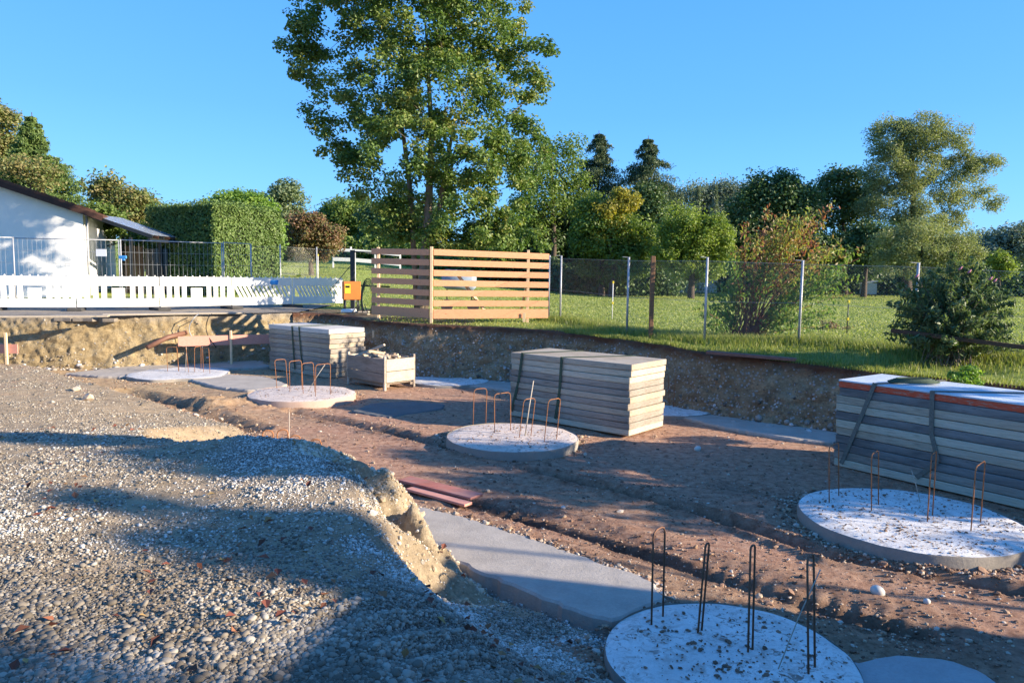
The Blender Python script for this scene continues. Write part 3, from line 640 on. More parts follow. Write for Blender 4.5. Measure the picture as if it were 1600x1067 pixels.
n = 520; yy = 2.6 + rng.random(n) ** 1.2 * 7; xx = rng.uniform(-.75, .3, n) * yy; z, sd_, _, _ = mound_z(xx[None], yy[None])
ok = (sd_[0] > .15) & (fbm(xx, yy, 1.1, 3, 140) > -.12); p = np.stack([xx, yy, z[0] + .022], 1)[ok]
tag(leaves_mesh('fallen_leaves', p, rng.uniform(.035, .075, len(p)), DRY, nrm=np.tile((0, 0, 1.6), (len(p), 1))), kind='stuff')

# ---------------------------------------------------------------- footing slabs
def slab(name, poly, ztop, depth, mat, label, seed=1, sub=.06):
    pts = []
    for i in range(len(poly)):
        a, b = Vector(poly[i][:2]), Vector(poly[(i + 1) % len(poly)][:2]); k = max(1, int((b - a).length / sub))
        for j in range(k):
            q = a.lerp(b, j / k); w = .055 * float(fbm(np.array(q.x), np.array(q.y), 4.5, 4, seed, gain=.8)); pts.append((q.x + w, q.y + w))
    m = MB(); bm = m.bm; n = len(pts); cx = sum(p[0] for p in pts) / n; cy = sum(p[1] for p in pts) / n
    rings = []
    for ins_, z in ((-.03, ztop - depth), (0.0, ztop - .018), (.022, ztop)):
        rg = []
        for k in range(n):
            px_, py_ = pts[k]; tx, ty = pts[(k + 1) % n][0] - pts[k - 1][0], pts[(k + 1) % n][1] - pts[k - 1][1]; l = math.hypot(tx, ty) + 1e-9
            nx, ny = -ty / l, tx / l
            if (cx - px_) * nx + (cy - py_) * ny < 0: nx, ny = -nx, -ny
            rg.append(bm.verts.new((px_ + nx * ins_, py_ + ny * ins_, z + .006 * math.sin(k * 1.7) * (z < ztop - .1))))
        rings.append(rg)
    for a, b in zip(rings, rings[1:]):
        for k in range(n): bm.faces.new((a[k], a[(k + 1) % n], b[(k + 1) % n], b[k]))
    bm.faces.new(rings[-1])
    return tag(m.build(name, mat), label, 'concrete footing', 'strip footings cast on the pit floor')
slab('concrete_footing', MAIN_SLAB, .035, .34, SLAB, 'long smooth grey strip of concrete running from the gravel mound to the nearest round pad', 1)
slab('concrete_footing', [G(x, y, .05) for x, y in ((100, 583), (200, 572), (300, 567), (400, 563), (425, 572), (395, 575), (340, 575), (300, 580), (200, 588), (150, 587))], .05, .25, SLAB, 'thin grey concrete strip at the foot of the sandy bank', 2)
slab('concrete_footing', [G(x, y, .06) for x, y in ((292, 592), (350, 584), (415, 588), (450, 600), (430, 607), (385, 609), (340, 604))], .06, .25, SLAB, 'grey concrete patch between the broken white pad and the pinkish round pad', 3)
slab('concrete_footing', [G(x, y, .03) for x, y in ((548, 642), (580, 630), (640, 626), (692, 631), (690, 638), (640, 646), (608, 652))], .03, .2, SLAB_D, 'small darker concrete patch alone on the red soil left of the middle panel stack', 4)
slab('concrete_footing', [G(x, y, .05) for x, y in ((715, 588), (800, 592), (840, 604), (800, 609), (735, 602), (700, 597))], .05, .25, SLAB, 'concrete strip below the earth bank behind the left end of the middle panel stack', 5)
slab('concrete_footing', [G(x, y, .05) for x, y in ((1052, 633), (1100, 636), (1180, 646), (1330, 668), (1330, 694), (1230, 684), (1100, 660), (1055, 648))], .05, .25, SLAB, 'pale concrete strip under the earth bank between the two right panel stacks', 6)
slab('concrete_footing', [G(x, y, .03) for x, y in ((1330, 1032), (1400, 1020), (1470, 1026), (1530, 1045), (1570, 1075), (1600, 1180), (1330, 1190), (1300, 1100))], .03, .3, mat_concrete('smooth_concrete', (0.36, 0.36, 0.35)), 'smooth concrete strip cut by the bottom edge, right of the nearest round pad', 7)

# ---------------------------------------------------------------- round pads with rebar hoops
def hoop(a, b, h, r=.007, lean=(0, 0), mat=RUST, parent=None, name='rebar_hoop'):
    a, b = Vector(a), Vector(b); lean = (lean[0] + random.uniform(-.045, .045), lean[1] + random.uniform(-.05, .05)); ln = Vector((lean[0], lean[1], 0)); tp = Vector((0, 0, h)) + ln
    c = min(.05, (b - a).length * .38); d = (b - a).normalized()
    pts = [a + Vector((0, 0, -.05)), a + tp * (1 - c / h), a + tp * (1 - c * .3 / h) + d * c * .3, a + tp + d * c, b + tp - d * c, b + tp * (1 - c * .3 / h) - d * c * .3, b + tp * (1 - c / h), b + Vector((0, 0, -.05))]
    return MB().tube(pts, r, 7).build(name, mat, parent)
def pad(c, rad, top, mat, label, hoops=(), rods=(), wob=.01, seed=1, irregular=0.0, rimmat=RIM, hoopmat=RUST, hr=.0062):
    root = empty('round_pad', (c[0], c[1], 0), label, 'concrete pad', 'round concrete pads with steel hoops')
    n = 72
    def rr(k, z): 
        a = 2 * math.pi * k / n; x, y = math.cos(a), math.sin(a)
        return rad * (1 + wob * float(fbm(np.array(x * 2 + seed), np.array(y * 2), 1.0, 3, seed)) + irregular * float(fbm(np.array(x * 1.3 + seed), np.array(y * 1.3), 1.5, 4, seed + 3)))
    m = MB(); bm = m.bm; rings = []
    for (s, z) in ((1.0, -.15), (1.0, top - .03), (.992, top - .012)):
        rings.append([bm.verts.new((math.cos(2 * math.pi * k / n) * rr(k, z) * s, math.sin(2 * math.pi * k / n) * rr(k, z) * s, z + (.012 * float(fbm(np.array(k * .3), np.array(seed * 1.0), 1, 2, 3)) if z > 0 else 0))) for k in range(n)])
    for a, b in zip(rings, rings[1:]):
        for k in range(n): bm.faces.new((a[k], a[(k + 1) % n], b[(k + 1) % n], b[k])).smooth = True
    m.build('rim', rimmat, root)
    # the top as a polar grid with small lumps
    v = [(0, 0, top)]; fcs = []
    nr = 14
    for i in range(1, nr + 1):
        for k in range(n):
            s = i / nr; a = 2 * math.pi * k / n; q = rr(k, 0) * s * .992
            x, y = math.cos(a) * q, math.sin(a) * q
            z = top + .012 * float(fbm(np.array(x + c[0]), np.array(y + c[1]), 3.0, 3, seed)) - .014 * max(0, s - .86) / .14 - (.006 if i == nr else 0)
            v.append((x, y, z))
    for k in range(n): fcs.append((0, 0 + 1 + k, 1 + (k + 1) % n, 1 + (k + 1) % n))
    me = bpy.data.meshes.new('pad_surface'); fl = [(0, 1 + k, 1 + (k + 1) % n) for k in range(n)]
    for i in range(nr - 1):
        for k in range(n):
            a0, b0 = 1 + i * n + k, 1 + i * n + (k + 1) % n; fl.append((a0, a0 + n, b0 + n, b0))
    me.from_pydata(v, [], fl); me.materials.append(mat)
    for p_ in me.polygons: p_.use_smooth = True
    o = bpy.data.objects.new('pad_surface', me); COL.objects.link(o); o.parent = root
    for (a, b, h, lean) in hoops:
        A = G(a[0], a[1], top) - root.location; B = G(b[0], b[1], top) - root.location
        hoop((A.x, A.y, top), (B.x, B.y, top), h, hr, lean, hoopmat, root)
    for (a, tipv, r) in rods:
        A = G(a[0], a[1], top) - root.location; MB().tube([(A.x, A.y, top - .03), (A.x + tipv[0] * .5, A.y + tipv[1] * .5, top + tipv[2] * .52), (A.x + tipv[0], A.y + tipv[1], top + tipv[2])], r, 6).build('tie_wire', WIRE, root)
    return root
def gp(x, y, z): q = G(x, y, z); return (q.x, q.y)
pad(gp(1139, 1021, .09), .82, .09, DISC, 'white dusty round pad nearest the camera, with four tall dark steel hoops',
    [((1018, 975), (1036, 962), .70, (-.0, 0)), ((1090, 988), (1096, 984), .64, (.02, .05)), ((1169, 1019), (1176, 1015), .70, (.01, .1)), ((1264, 1053), (1274, 1043), .72, (.04, .12))],
    [((1213, 1046), (.30, .12, .62), .004)], seed=2, hoopmat=RUST_D, hr=.0075)
pad(gp(1420, 806, .13), 1.09, .13, DISC, 'large white round pad in front of the red topped panel stack',
    [((1296, 785), (1311, 774), .62, (0, 0)), ((1362, 798), (1373, 789), .62, (-.02, 0)), ((1449, 815), (1457, 805), .68, (.04, .03)), ((1517, 830), (1532, 816), .64, (.05, .05))],
    [((1439, 785), (-.1, .05, .35), .005)], seed=5, wob=.015)
pad(gp(801, 680, .15), 1.0, .15, DISC_R, 'round pad before the middle panel stack, with a bent pale wire among its hoops',
    [((739, 662), (759, 660), .56, (0, 0)), ((773, 676), (798, 672), .60, (-.02, 0)), ((811, 683), (829, 680), .58, (.02, 0)), ((850, 690), (869, 686), .62, (.02, 0))],
    [((820, 680), (.12, .1, .82), .009)], seed=8)
pad(gp(472, 613, .14), 1.05, .14, DISC_R, 'pinkish round pad in front of the far left panel stack',
    [((433, 607), (450, 605), .60, (0, 0)), ((453, 611), (472, 608), .60, (0, 0)), ((474, 615), (492, 612), .60, (0, 0)), ((493, 619), (516, 616), .62, (0, 0))],
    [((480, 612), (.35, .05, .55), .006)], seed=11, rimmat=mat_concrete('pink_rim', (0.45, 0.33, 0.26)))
pad(gp(283, 582, .08), 1.15, .08, mat_concrete('broken_white_concrete', (0.66, 0.64, 0.60), spots=1, dirt=(.4, .33, .25)), 'broken edged white pad at the foot of the sandy bank',
    [((262, 580), (279, 580), .60, (0, 0)), ((280, 579), (295, 582), .62, (0, 0)), ((304, 581), (314, 578), .60, (0, 0)), ((318, 581), (328, 583), .60, (0, 0))], [((290, 580), (.03, .02, .6), .005)], irregular=.16, seed=14)
pad((-3.0, 9.15), .85, .12, DISC_R, 'pad hidden behind the gravel crest, only its hoop tips showing',
    [], [], seed=17)
hp = [o for o in bpy.data.objects if o.name.startswith('round_pad') and (o.get('label') or '').startswith('pad hidden')][0]
for px_, py_, w in ((419, 672, .12), (437, 672, .12), (463, 681, .12), (491, 688, .12)):
    q = P(px_, py_, 8.9 - (px_ - 419) * .008) - hp.location; hoop((q.x - w / 2, q.y, .12), (q.x + w / 2, q.y + .03, .12), q.z - .12, .008, (0, 0), RUST, hp)
q = P(452, 643, 8.9) - hp.location; MB().tube([(q.x - .01, q.y, .1), (q.x, q.y, q.z)], .005, 6).build('tie_wire', WIRE, hp)
pad(gp(700, 592, .07), .98, .07, DISC, 'round pad at the foot of the shaded bank, right of the wooden crate',
    [((673, 580), (681, 581), .60, (0, 0)), ((684, 583), (691, 585), .62, (0, 0)), ((702, 585), (706, 588), .58, (0, 0)), ((713, 590), (720, 589), .60, (0, 0))], [], seed=20)
pad(gp(1042, 634, .08), .95, .08, DISC, 'round pad half hidden behind the right end of the middle panel stack',
    [((1036, 637), (1046, 634), .62, (0, 0)), ((1052, 636), (1060, 633), .6, (0, 0))], [], seed=23)

# ---------------------------------------------------------------- stacks of formwork panels
def ord_(k, n): 
    w = ['top', 'second', 'third', 'fourth', 'fifth', 'sixth', 'seventh', 'eighth', 'ninth', 'tenth', 'eleventh', 'twelfth']
    return 'topmost' if k == 0 else ('lowest' if k == n - 1 else w[k] + ' highest')
def stack(origin, u, length, width, H, n, cols, where, group, redtop=False, seed=0):
    u = Vector((u[0], u[1])).normalized(); v = Vector((-u.y, u.x)); th = H / n; ang = math.atan2(u.y, u.x)
    rs = random.Random(seed); cname = {0: 'cream', 1: 'grey brown', 2: 'tan', 3: 'dark grey', 4: 'whitish'}
    for k in range(n):
        i = n - 1 - k; jx, jy, ja = rs.uniform(-.028, .028), rs.uniform(-.012, .012), rs.uniform(-.006, .006)
        c = Vector(origin) + u * (length / 2 + jx) + v * (width / 2 + jy); z = i * th + th / 2 + .01
        m = MB(); L, Wd, T = length, width, th - .006
        t2 = T
        if redtop and k == 0:
            root = empty('formwork_panel', (c.x, c.y, z), None, None, None, ang + ja)
            MB().box((0, 0, -.012), (L, Wd, T - .024), bevel=.004).build('edge_frame', RED_EDGE, root)
            MB().box((0, 0, T / 2 - .011), (L + .012, Wd + .012, .02), bevel=.003).build('top_sheet', FORMFACE, root); o = root
            lab = f'{ord_(k, n)} red edged panel in the {where}'
        else:
            # two boards side by side on a thin joint reads as one thick framed panel
            m.box((0, 0, .002), (L + rs.uniform(-.02, .02), Wd + rs.uniform(-.02, .01), T - .004), bevel=.005); m.box((0, 0, -T * .42), (L - .04, Wd - .04, T * .2))
            o = m.build('formwork_panel', PANEL[cols[k % len(cols)]]); o.location = (c.x, c.y, z); o.rotation_euler = (rs.uniform(-.002, .002), rs.uniform(-.002, .002), ang + ja)
            lab = f'{ord_(k, n)} {cname[cols[k % len(cols)]]} panel in the {where}'
        tag(o, lab, 'formwork panel', group)
    return Vector(origin), u, v, ang
def band(name, origin, u, v, length, width, H, path, w, mat, label, group, cat='lashing strap', over=1.0):
    """strap down the front face: path of (s, z), then over the top to the back"""
    m = MB(); e = .016
    def pt(s, z): q = Vector(origin) + u * s - v * e; return Vector((q.x, q.y, z))
    ps = [pt(s, z) for s, z in path]
    for a, b in zip(ps, ps[1:]): m.beam(a, b, .006, w, upv=Vector((u.x, u.y, 0)).cross(b - a), bevel=0) if False else m.beam(a, b, w, .006, upv=Vector((-v.x, -v.y, 0)))
    s0, s1 = path[0][0], path[0][0] + over
    q0 = Vector(origin) + u * s0 - v * e; q1 = Vector(origin) + u * s1 + v * (width + e)
    m.beam((q0.x, q0.y, H + .018), (q1.x, q1.y, H + .018), w, .006)
    m.beam((q1.x, q1.y, H + .018), (q1.x, q1.y, .05), w, .006, upv=Vector((v.x, v.y, 0)))
    return tag(m.build(name, mat), label, cat, group)
SG = 'formwork panels stacked in the pit'
# far left stack
o1 = G(421, 577); a1 = G(518, 592.5); u = (a1 - o1)
O, U, Vv, A = stack((o1.x, o1.y), (u.x, u.y), 2.5, 1.08, 1.17, 10, [4, 2, 1, 2, 1, 2, 1, 1, 2, 2], 'far left stack beside the wooden crate', SG, seed=3)
for s, d in ((1.03, .1), (1.32, .14)): band('lashing_strap', O, U, Vv, 2.5, 1.08, 1.17, [(s, 1.19), (s + d * .4, .6), (s + d, .1)], .045, STRAP, ('left' if s < 1.2 else 'right') + ' one of two green straps down the far left stack', 'green straps round the far left stack', over=.1)
# middle stack
o2 = G(797, 650); a2 = G(980, 683); u = a2 - o2
O, U, Vv, A = stack((o2.x, o2.y), (u.x, u.y), 2.5, 1.12, 1.16, 11, [2, 0, 0, 1, 1, 2, 1, 2, 1, 1, 0], 'middle stack behind the pad with the bent wire', SG, seed=5)
band('lashing_strap', O, U, Vv, 2.5, 1.12, 1.16, [(.28, 1.18), (.2, .65), (.04, .1)], .05, STRAP, 'slanting green strap near the left end of the middle panel stack', 'green straps round the middle stack', over=.5)
band('lashing_strap', O, U, Vv, 2.5, 1.12, 1.16, [(1.15, 1.18), (1.12, .6), (1.04, .1)], .05, STRAP, 'upright green strap at the centre of the middle panel stack', 'green straps round the middle stack', over=.75)
# right stack
o3 = G(1304, 728); a3 = G(1600, 797); u = a3 - o3
O, U, Vv, A = stack((o3.x, o3.y), (u.x, u.y), 3.0, 1.12, 1.2, 11, [1, 3, 2, 0, 3, 0, 2, 3, 3, 1, 0], 'right stack cut by the right edge', SG, redtop=True, seed=9)
band('lashing_strap', O, U, Vv, 3.0, 1.12, 1.2, [(.50, 1.22), (.30, .62), (.10, .06)], .055, STRAP_G, 'slanting grey strap near the left end of the red topped stack', 'grey straps round the right stack', over=.35)
band('lashing_strap', O, U, Vv, 3.0, 1.12, 1.2, [(1.22, 1.22), (1.24, .7), (1.34, .36), (1.1, .1)], .055, STRAP_G, 'upright grey strap hanging slack across the red topped stack', 'grey straps round the right stack', over=.9)
m = MB(); q = O + U * .75 + Vv * .5
for k in range(4): m.tube([(q.x + math.cos(t) * (.28 - .03 * k) * (1.2), q.y + math.sin(t) * (.13 - .012 * k), 1.235 + .012 * k) for t in [2 * math.pi * j / 20 for j in range(20)]], .012, 5, cap=False)
tag(m.build('coiled_strap', STRAP), 'loosely coiled green strap lying on top of the red topped stack', 'strap')

# ---------------------------------------------------------------- wooden crate with offcuts
cA, cB, cC = G(543, 600), G(601, 611), G(646, 604)
cu = Vector((cB.x - cA.x, cB.y - cA.y)); L1 = cu.length; cu.normalize(); cv = Vector((-cu.y, cu.x)); 
if cv.y < 0: cv = -cv
ang = math.atan2(cu.y, cu.x); CL, CW = L1, .85
root = empty('wooden_crate', (cA.x + cu.x * CL / 2 + cv.x * CW / 2, cA.y + cu.y * CL / 2 + cv.y * CW / 2, 0), 'weathered wooden crate on corner posts, heaped with timber offcuts', 'crate', None, ang)
for sx in (-1, 1):
    for sy in (-1, 1): MB().box((sx * (CL / 2 - .02), sy * (CW / 2 - .02), .375), (.055, .055, .75), bevel=.005).build('corner_post', GREYWOOD if sy > 0 else PALEWOOD, root)
for sy in (-1, 1):
    m = MB()
    for z0, h in ((.22, .2), (.425, .2), (.61, .13)): m.box((0, sy * (CW / 2 + .012), z0 + h / 2 - .05), (CL - .06, .024, h - .008), bevel=.004)
    m.build('side_boards', GREYWOOD, root)
for sx in (-1, 1):
    m = MB()
    for z0, h in ((.22, .24), (.465, .27)): m.box((sx * (CL / 2 + .012), 0, z0 + h / 2 - .05), (.024, CW - .06, h - .008), bevel=.004)
    m.build('end_boards', PALEWOOD, root)
MB().box((0, 0, .14), (CL - .1, CW - .1, .03)).box((0, -CW / 2 + .1, .1), (CL, .07, .06)).box((0, CW / 2 - .1, .1), (CL, .07, .06)).build('crate_floor', GREYWOOD, root)
rs = random.Random(4)
for k in range(26):
    lx, ly = rs.uniform(-CL / 2 + .2, CL / 2 - .2), rs.uniform(-CW / 2 + .13, CW / 2 - .13); zz = .60 + .17 * (1 - (lx / CL * 2) ** 2) * rs.uniform(.3, 1)
    a = rs.uniform(0, 3.14); ln = rs.uniform(.2, .5) if k else 1.0; tilt = rs.uniform(-.3, .35)
    m = MB(); m.box((0, 0, 0), (ln, rs.uniform(.03, .09), rs.uniform(.02, .05)), bevel=.003)
    o = m.build('timber_offcut', [PALEWOOD, GREYWOOD, NEWWOOD_L][k % 3]); w = root.matrix_basis @ Vector((lx * .75, ly * .75, zz)) if False else (Matrix.Translation(root.location) @ Matrix.Rotation(ang, 4, 'Z')) @ Vector((lx * .8, ly * .8, zz + (.1 if k == 0 else 0)))
    o.location = w; o.rotation_euler = (0, tilt if k else .35, a if k else 2.6)
    tag(o, 'short timber offcut heaped in the weathered crate' if k else 'longest stick poking out of the heap in the weathered crate', 'timber offcut', 'offcuts heaped in the wooden crate')

# ---------------------------------------------------------------- batter boards, planks on the ground
def batter(a, b, z0, z1, stakes, label, mat=PINKWOOD):
    a, b = Vector(a), Vector(b); root = empty('batter_board', ((a.x + b.x) / 2, (a.y + b.y) / 2, 0), label, 'batter board', 'red batter boards on stakes round the pit')
    off = root.location; m = MB(); m.beam((a.x - off.x, a.y - off.y, (z0 + z1) / 2), (b.x - off.x, b.y - off.y, (z0 + z1) / 2), .03, z1 - z0, bevel=.003); m.build('board', mat, root)
    for t, top in stakes:
        q = a.lerp(b, t) - off; MB().box((q.x, q.y - .045, top / 2), (.055, .05, top), bevel=.004).build('stake', NEWWOOD_L, root)
a = P(278, 533, 19.1); b = P(424, 523, 20.2)
batter((a.x, a.y, 0), (b.x, b.y, 0), a.z - .14, a.z + .12, ((.56, .95),), 'long faded red batter board in the far corner, left of the far left panel stack')
a = P(560, 534, 19.3); b = P(599, 538, 18.9)
batter((a.x, a.y, 0), (b.x, b.y, 0), a.z - .14, a.z + .1, ((.62, 1.05),), 'short red batter board showing right of the far left panel stack', REDWOOD)
a = P(-30, 545, 17.6); b = P(28, 546, 17.6)
batter((a.x, a.y, 0), (b.x, b.y, 0), a.z - .1, a.z + .12, ((.72, 1.0),), 'pinkish batter board against the sandy bank at the left edge')
def plank(a, b, w, t, mat, label, z=None, name='plank', group=None, cat='plank'):
    a, b = Vector(a), Vector(b); m = MB(); c = (a + b) / 2; d = b - a
    m.beam(a - c, b - c, w, t, bevel=.004); o = m.build(name, mat); o.location = c
    return tag(o, label, cat, group)
q1, q2 = G(632, 748, .07), G(745, 776, .07); plank(q1, q2, .22, .03, REDWOOD, 'wider dark red plank lying on the soil above the long concrete strip', group='red planks beside the gravel mound')
q1, q2 = G(640, 763, .04), G(732, 788, .04); plank(q1, q2, .13, .03, PINKWOOD, 'narrow lighter red plank lying in front of the wider one', group='red planks beside the gravel mound')
q1, q2 = P(1105, 535, 13.6), P(1245, 549, 12.95); q1.z = gz(q1.x, q1.y) + .06; q2.z = gz(q2.x, q2.y) + .07
plank(q1, q2, .2, .05, wood('brown_red_board', (.14, .06, .045), (.3, .15, .11)), 'reddish brown board lying in the grass below the red stemmed shrub')
for x1, x2, yy_, lab in ((-30, 170, 494, 'left grey scaffold board along the lip of the sandy bank'), (160, 380, 491, 'middle grey scaffold board along the lip of the sandy bank')):
    q1, q2 = G(x1, yy_ + 1, 1.37), G(x2, yy_ - (2 if x1 > 0 else 0), 1.37); q1.z = q2.z = 1.375; plank(q1, q2, .3, .045, PLANK_GREY, lab, group='boards laid along the lip of the left bank')
q1, q2 = G(540, 488, 1.34), G(640, 486, 1.34); 
# paving stones sticking out under the lip
for k, (x_, y_) in enumerate(((22, 502), (50, 503), (62, 503), (85, 503), (112, 502), (140, 503))):
    q = G(x_, y_, 1.25); o = MB().box((0, 0, 0), (.3, .24, .09), bevel=.01).build('paving_stone', ASPH); o.location = (q.x, 18.95, 1.235); o.rotation_euler = (rs.uniform(-.05, .05), 0, rs.uniform(-.15, .15))
    tag(o, ('leftmost', 'second', 'third', 'fourth', 'fifth', 'rightmost')[k] + ' paving stone from the left jutting from the sandy bank', 'paving stone', 'paving stones jutting from the sandy bank')
# cobbles lying loose in front
for k, (x_, y_, s, lab) in enumerate(((1371, 929, .055, 'fist sized round tan stone casting a shadow on the lit soil'), (1448, 941, .03, 'small pinkish white stone on the lit soil near the right edge'), (880, 797, .03, 'small white stone on the soil above the long concrete strip'),
        (120, 600, .08, 'pale boulder on the far end of the gravel fill'), (138, 622, .12, 'large whitish rock at the corner of the gravel fill'), (1090, 703, .05, 'white stone on the soil right of the middle panel stack'))):
    q = G(x_, y_, 0); z = fz(q.x, q.y)
    if x_ < 200: q = P(x_, y_, 12.5 if x_ > 130 else 13.5); z = mz(q.x, q.y)
    o = stones('stone', np.zeros((1, 3)), np.array([s]), CLOD if x_ < 200 else PEB, flat=.75, hi=x_ > 200, smooth=x_ > 200, jag=.5 if x_ < 200 else .2, rnd=np.array([.85])); o.location = (q.x, q.y, z + s * .45); tag(o, lab, 'stone')

# ---------------------------------------------------------------- pipe and cables in the left bank
q = P(262, 527, 19.2); m = MB(); m.tube([(q.x + .35, q.y + .35, q.z + .1), (q.x, q.y, q.z), (q.x - .3, q.y - .5, q.z - .22)], .065, 12); tag(m.build('drain_pipe', PIPE), 'stub of brown drain pipe sticking out of the sandy bank', 'pipe')
c0 = P(300, 500, 19.9)
for k, lab in ((0, 'pale cable loop hanging from the lip of the sandy bank beside the pipe'), (1, 'thin cable trailing down the bank left of the long red batter board')):
    pts = [(c0.x + .25 + .35 * k, c0.y - .15, 1.38)] + [(c0.x + .3 + .35 * k - .35 * math.sin(t * 3.1) * (1 - .3 * k) + .2 * math.sin(t * 2), c0.y - .45, 1.35 - t * .85) for t in np.linspace(.05, 1, 12)]
    tag(MB().tube(pts, .012, 5).build('cable', GALV_D if k == 0 else BLACK), lab, 'cable')

# ---------------------------------------------------------------- white barrier boards
def barrier_board(p, q, slant, lab, height=1.0, first=None):
    p, q = Vector(p), Vector(q); d = q - p; Lb = d.length; ang = math.atan2(d.y, d.x)
    root = empty('barrier_board', p, lab, 'barrier', 'white barrier boards along the lip of the pit', ang)
    b, t_ = .09, height - .03; s0, s1 = .34, .70
    m = MB(); T = .045
    m.box((Lb / 2, 0, (s1 + t_) / 2), (Lb - .03, T, t_ - s1), bevel=.006); m.box((Lb / 2, 0, (b + s0) / 2), (Lb - .03, T, s0 - b), bevel=.006)
    m.box((.05, 0, (s0 + s1) / 2), (.07, T - .004, s1 - s0)); m.box((Lb - .05, 0, (s0 + s1) / 2), (.07, T - .004, s1 - s0))
    if not slant:
        m.box((Lb / 2, 0, (s0 + s1) / 2 - .03), (.34, T - .006, s1 - s0 - .06)); n = 5
        for side in (-1, 1):
            for k in range(4):
                x = Lb / 2 + side * (.17 + (k + .35) * (Lb / 2 - .22) / 4 + .075); m.box((x + side * .05, 0, (s0 + s1) / 2), (.13, T - .006, s1 - s0))
    else:
        n = 13
        for k in range(n):
            x = .12 + k * (Lb - .2) / n; dx = .16
            m.beam((min(Lb - .05, x + dx + .04), 0, s0), (x, 0, s1), .07, T - .006, upv=Vector((0, 1, 0)))
    m.build('board', PLASTIC, root)
    m = MB()
    for k in range(10): m.box((Lb * (k + .5) / 10, 0, t_ + .02), (.03, .03, .05), bevel=.004)
    m.build('lamp_pegs', PLASTIC, root)
    m = MB(); m.box((.0, 0, .03), (.38, .8, .09), bevel=.02); m.build('foot', RUBBER, root)
    return root
bp = [(-10, 489), (120, 487.5), (250, 484.5), (362, 479.5), (457, 476.5), (536, 475)]
bd = [20.7, 21.1, 21.9, 23.4, 25.0, 26.3]
B = []
for (x_, y_), dd in zip(bp, bd):
    q = P(x_, y_, dd); B.append(Vector((q.x, q.y, gz(q.x, q.y) + .045)))
names = ['white barrier board cut by the left edge', 'white upright slotted barrier board, second from the left edge', 'white upright slotted barrier board speckled with tree shade',
         'white barrier board with slanted slots and a blue rag on it', 'white barrier board with slanted slots next to the orange box']
for k in range(5): barrier_board(B[k], B[k + 1], k >= 3, names[k])
barrier_board(B[0] + (B[0] - B[1]) * 1.02, B[0], False, 'white upright slotted barrier board wholly beyond the left edge')
q = B[3].lerp(B[4], .66); o = MB().box((0, 0, 0), (.42, .06, .16), bevel=.02).rough(.03, 9).build('blue_rag', BLUE); o.location = (q.x, q.y - .05, q.z + .82); tag(o, 'blue and white rag hung over a shaded barrier board', 'rag')
q = B[4]; o = MB().box((-.1, 0, 0), (.55, .07, .035), bevel=.008).box((.22, 0, .02), (.12, .1, .08), bevel=.01).build('warning_lamp', YELLOW); o.location = (q.x, q.y, q.z + 1.02); tag(o, 'yellow warning lamp arm lying across the tops of two barrier boards', 'lamp')

# ---------------------------------------------------------------- wire mesh site fence
def mesh_fence(p, q, h, lab, hz=4, dx=.13):
    p, q = Vector(p), Vector(q); d = q - p; Lf = d.length; ang = math.atan2(d.y, d.x)
    root = empty('mesh_fence_panel', p, lab, 'site fence', 'wire mesh site fence panels', ang)
    MB().tube([(0, 0, .02), (0, 0, h)], .021, 8).tube([(Lf, 0, .02), (Lf, 0, h)], .021, 8).tube([(0, 0, h - .02), (Lf, 0, h - .02)], .016, 8).tube([(0, 0, .2), (Lf, 0, .2)], .016, 8).build('frame', GALV, root)
    m = MB()
    for k in range(1, int(Lf / dx)): m.tube([(k * dx, 0, .2), (k * dx, 0, h - .02)], .0035, 4, False)
    for k in range(1, hz + 1): m.tube([(0, .008, .2 + (h - .22) * k / (hz + 1)), (Lf, .008, .2 + (h - .22) * k / (hz + 1))], .004, 4, False)
    m.build('wire_mesh', GALV_D, root)
    MB().box((0, 0, .06), (.25, .65, .14), bevel=.02).build('foot', RUBBER, root)
    return root
def fp(x, ytop, Yd): q = P(x, ytop, Yd); g = gz(q.x, q.y) + .04; return Vector((q.x, q.y, g)), q.z - g
pts = [fp(-150, 368, 22.3), fp(20, 371, 22.8), fp(188, 374, 23.4), fp(349, 378, 25.2), fp(392, 381, 26.6)]
mesh_fence(pts[0][0], pts[1][0], pts[1][1], 'mesh fence panel at the left edge in front of the white wall')
mesh_fence(pts[1][0], pts[2][0] + Vector((-.06, 0, 0)), pts[1][1], 'mesh fence panel in front of the white house wall and its corner')
mesh_fence(pts[2][0], pts[3][0] + Vector((-.06, 0, 0)), pts[2][1], 'mesh fence panel in front of the shaded side of the clipped hedge')
mesh_fence(pts[3][0], pts[4][0], pts[3][1], 'short mesh fence panel in front of the lit side of the clipped hedge')
q = P(159, 395, 23.1); o = MB().box((0, 0, 0), (.32, .012, .22)).build('paper_sign', WHITE); o.location = (q.x, q.y - .03, q.z); tag(o, 'blank looking white sheet fixed to the mesh fence before the patio', 'sign')
q = P(193, 402, 23.2); o = MB().box((0, 0, 0), (.25, .05, .1), bevel=.015).box((0.02, 0, -.06), (.1, .04, .1), bevel=.01).build('fence_clamp', BLUE); o.location = (q.x, q.y - .05, q.z); tag(o, 'bright blue clamp on the joint of two mesh fence panels', 'clamp')

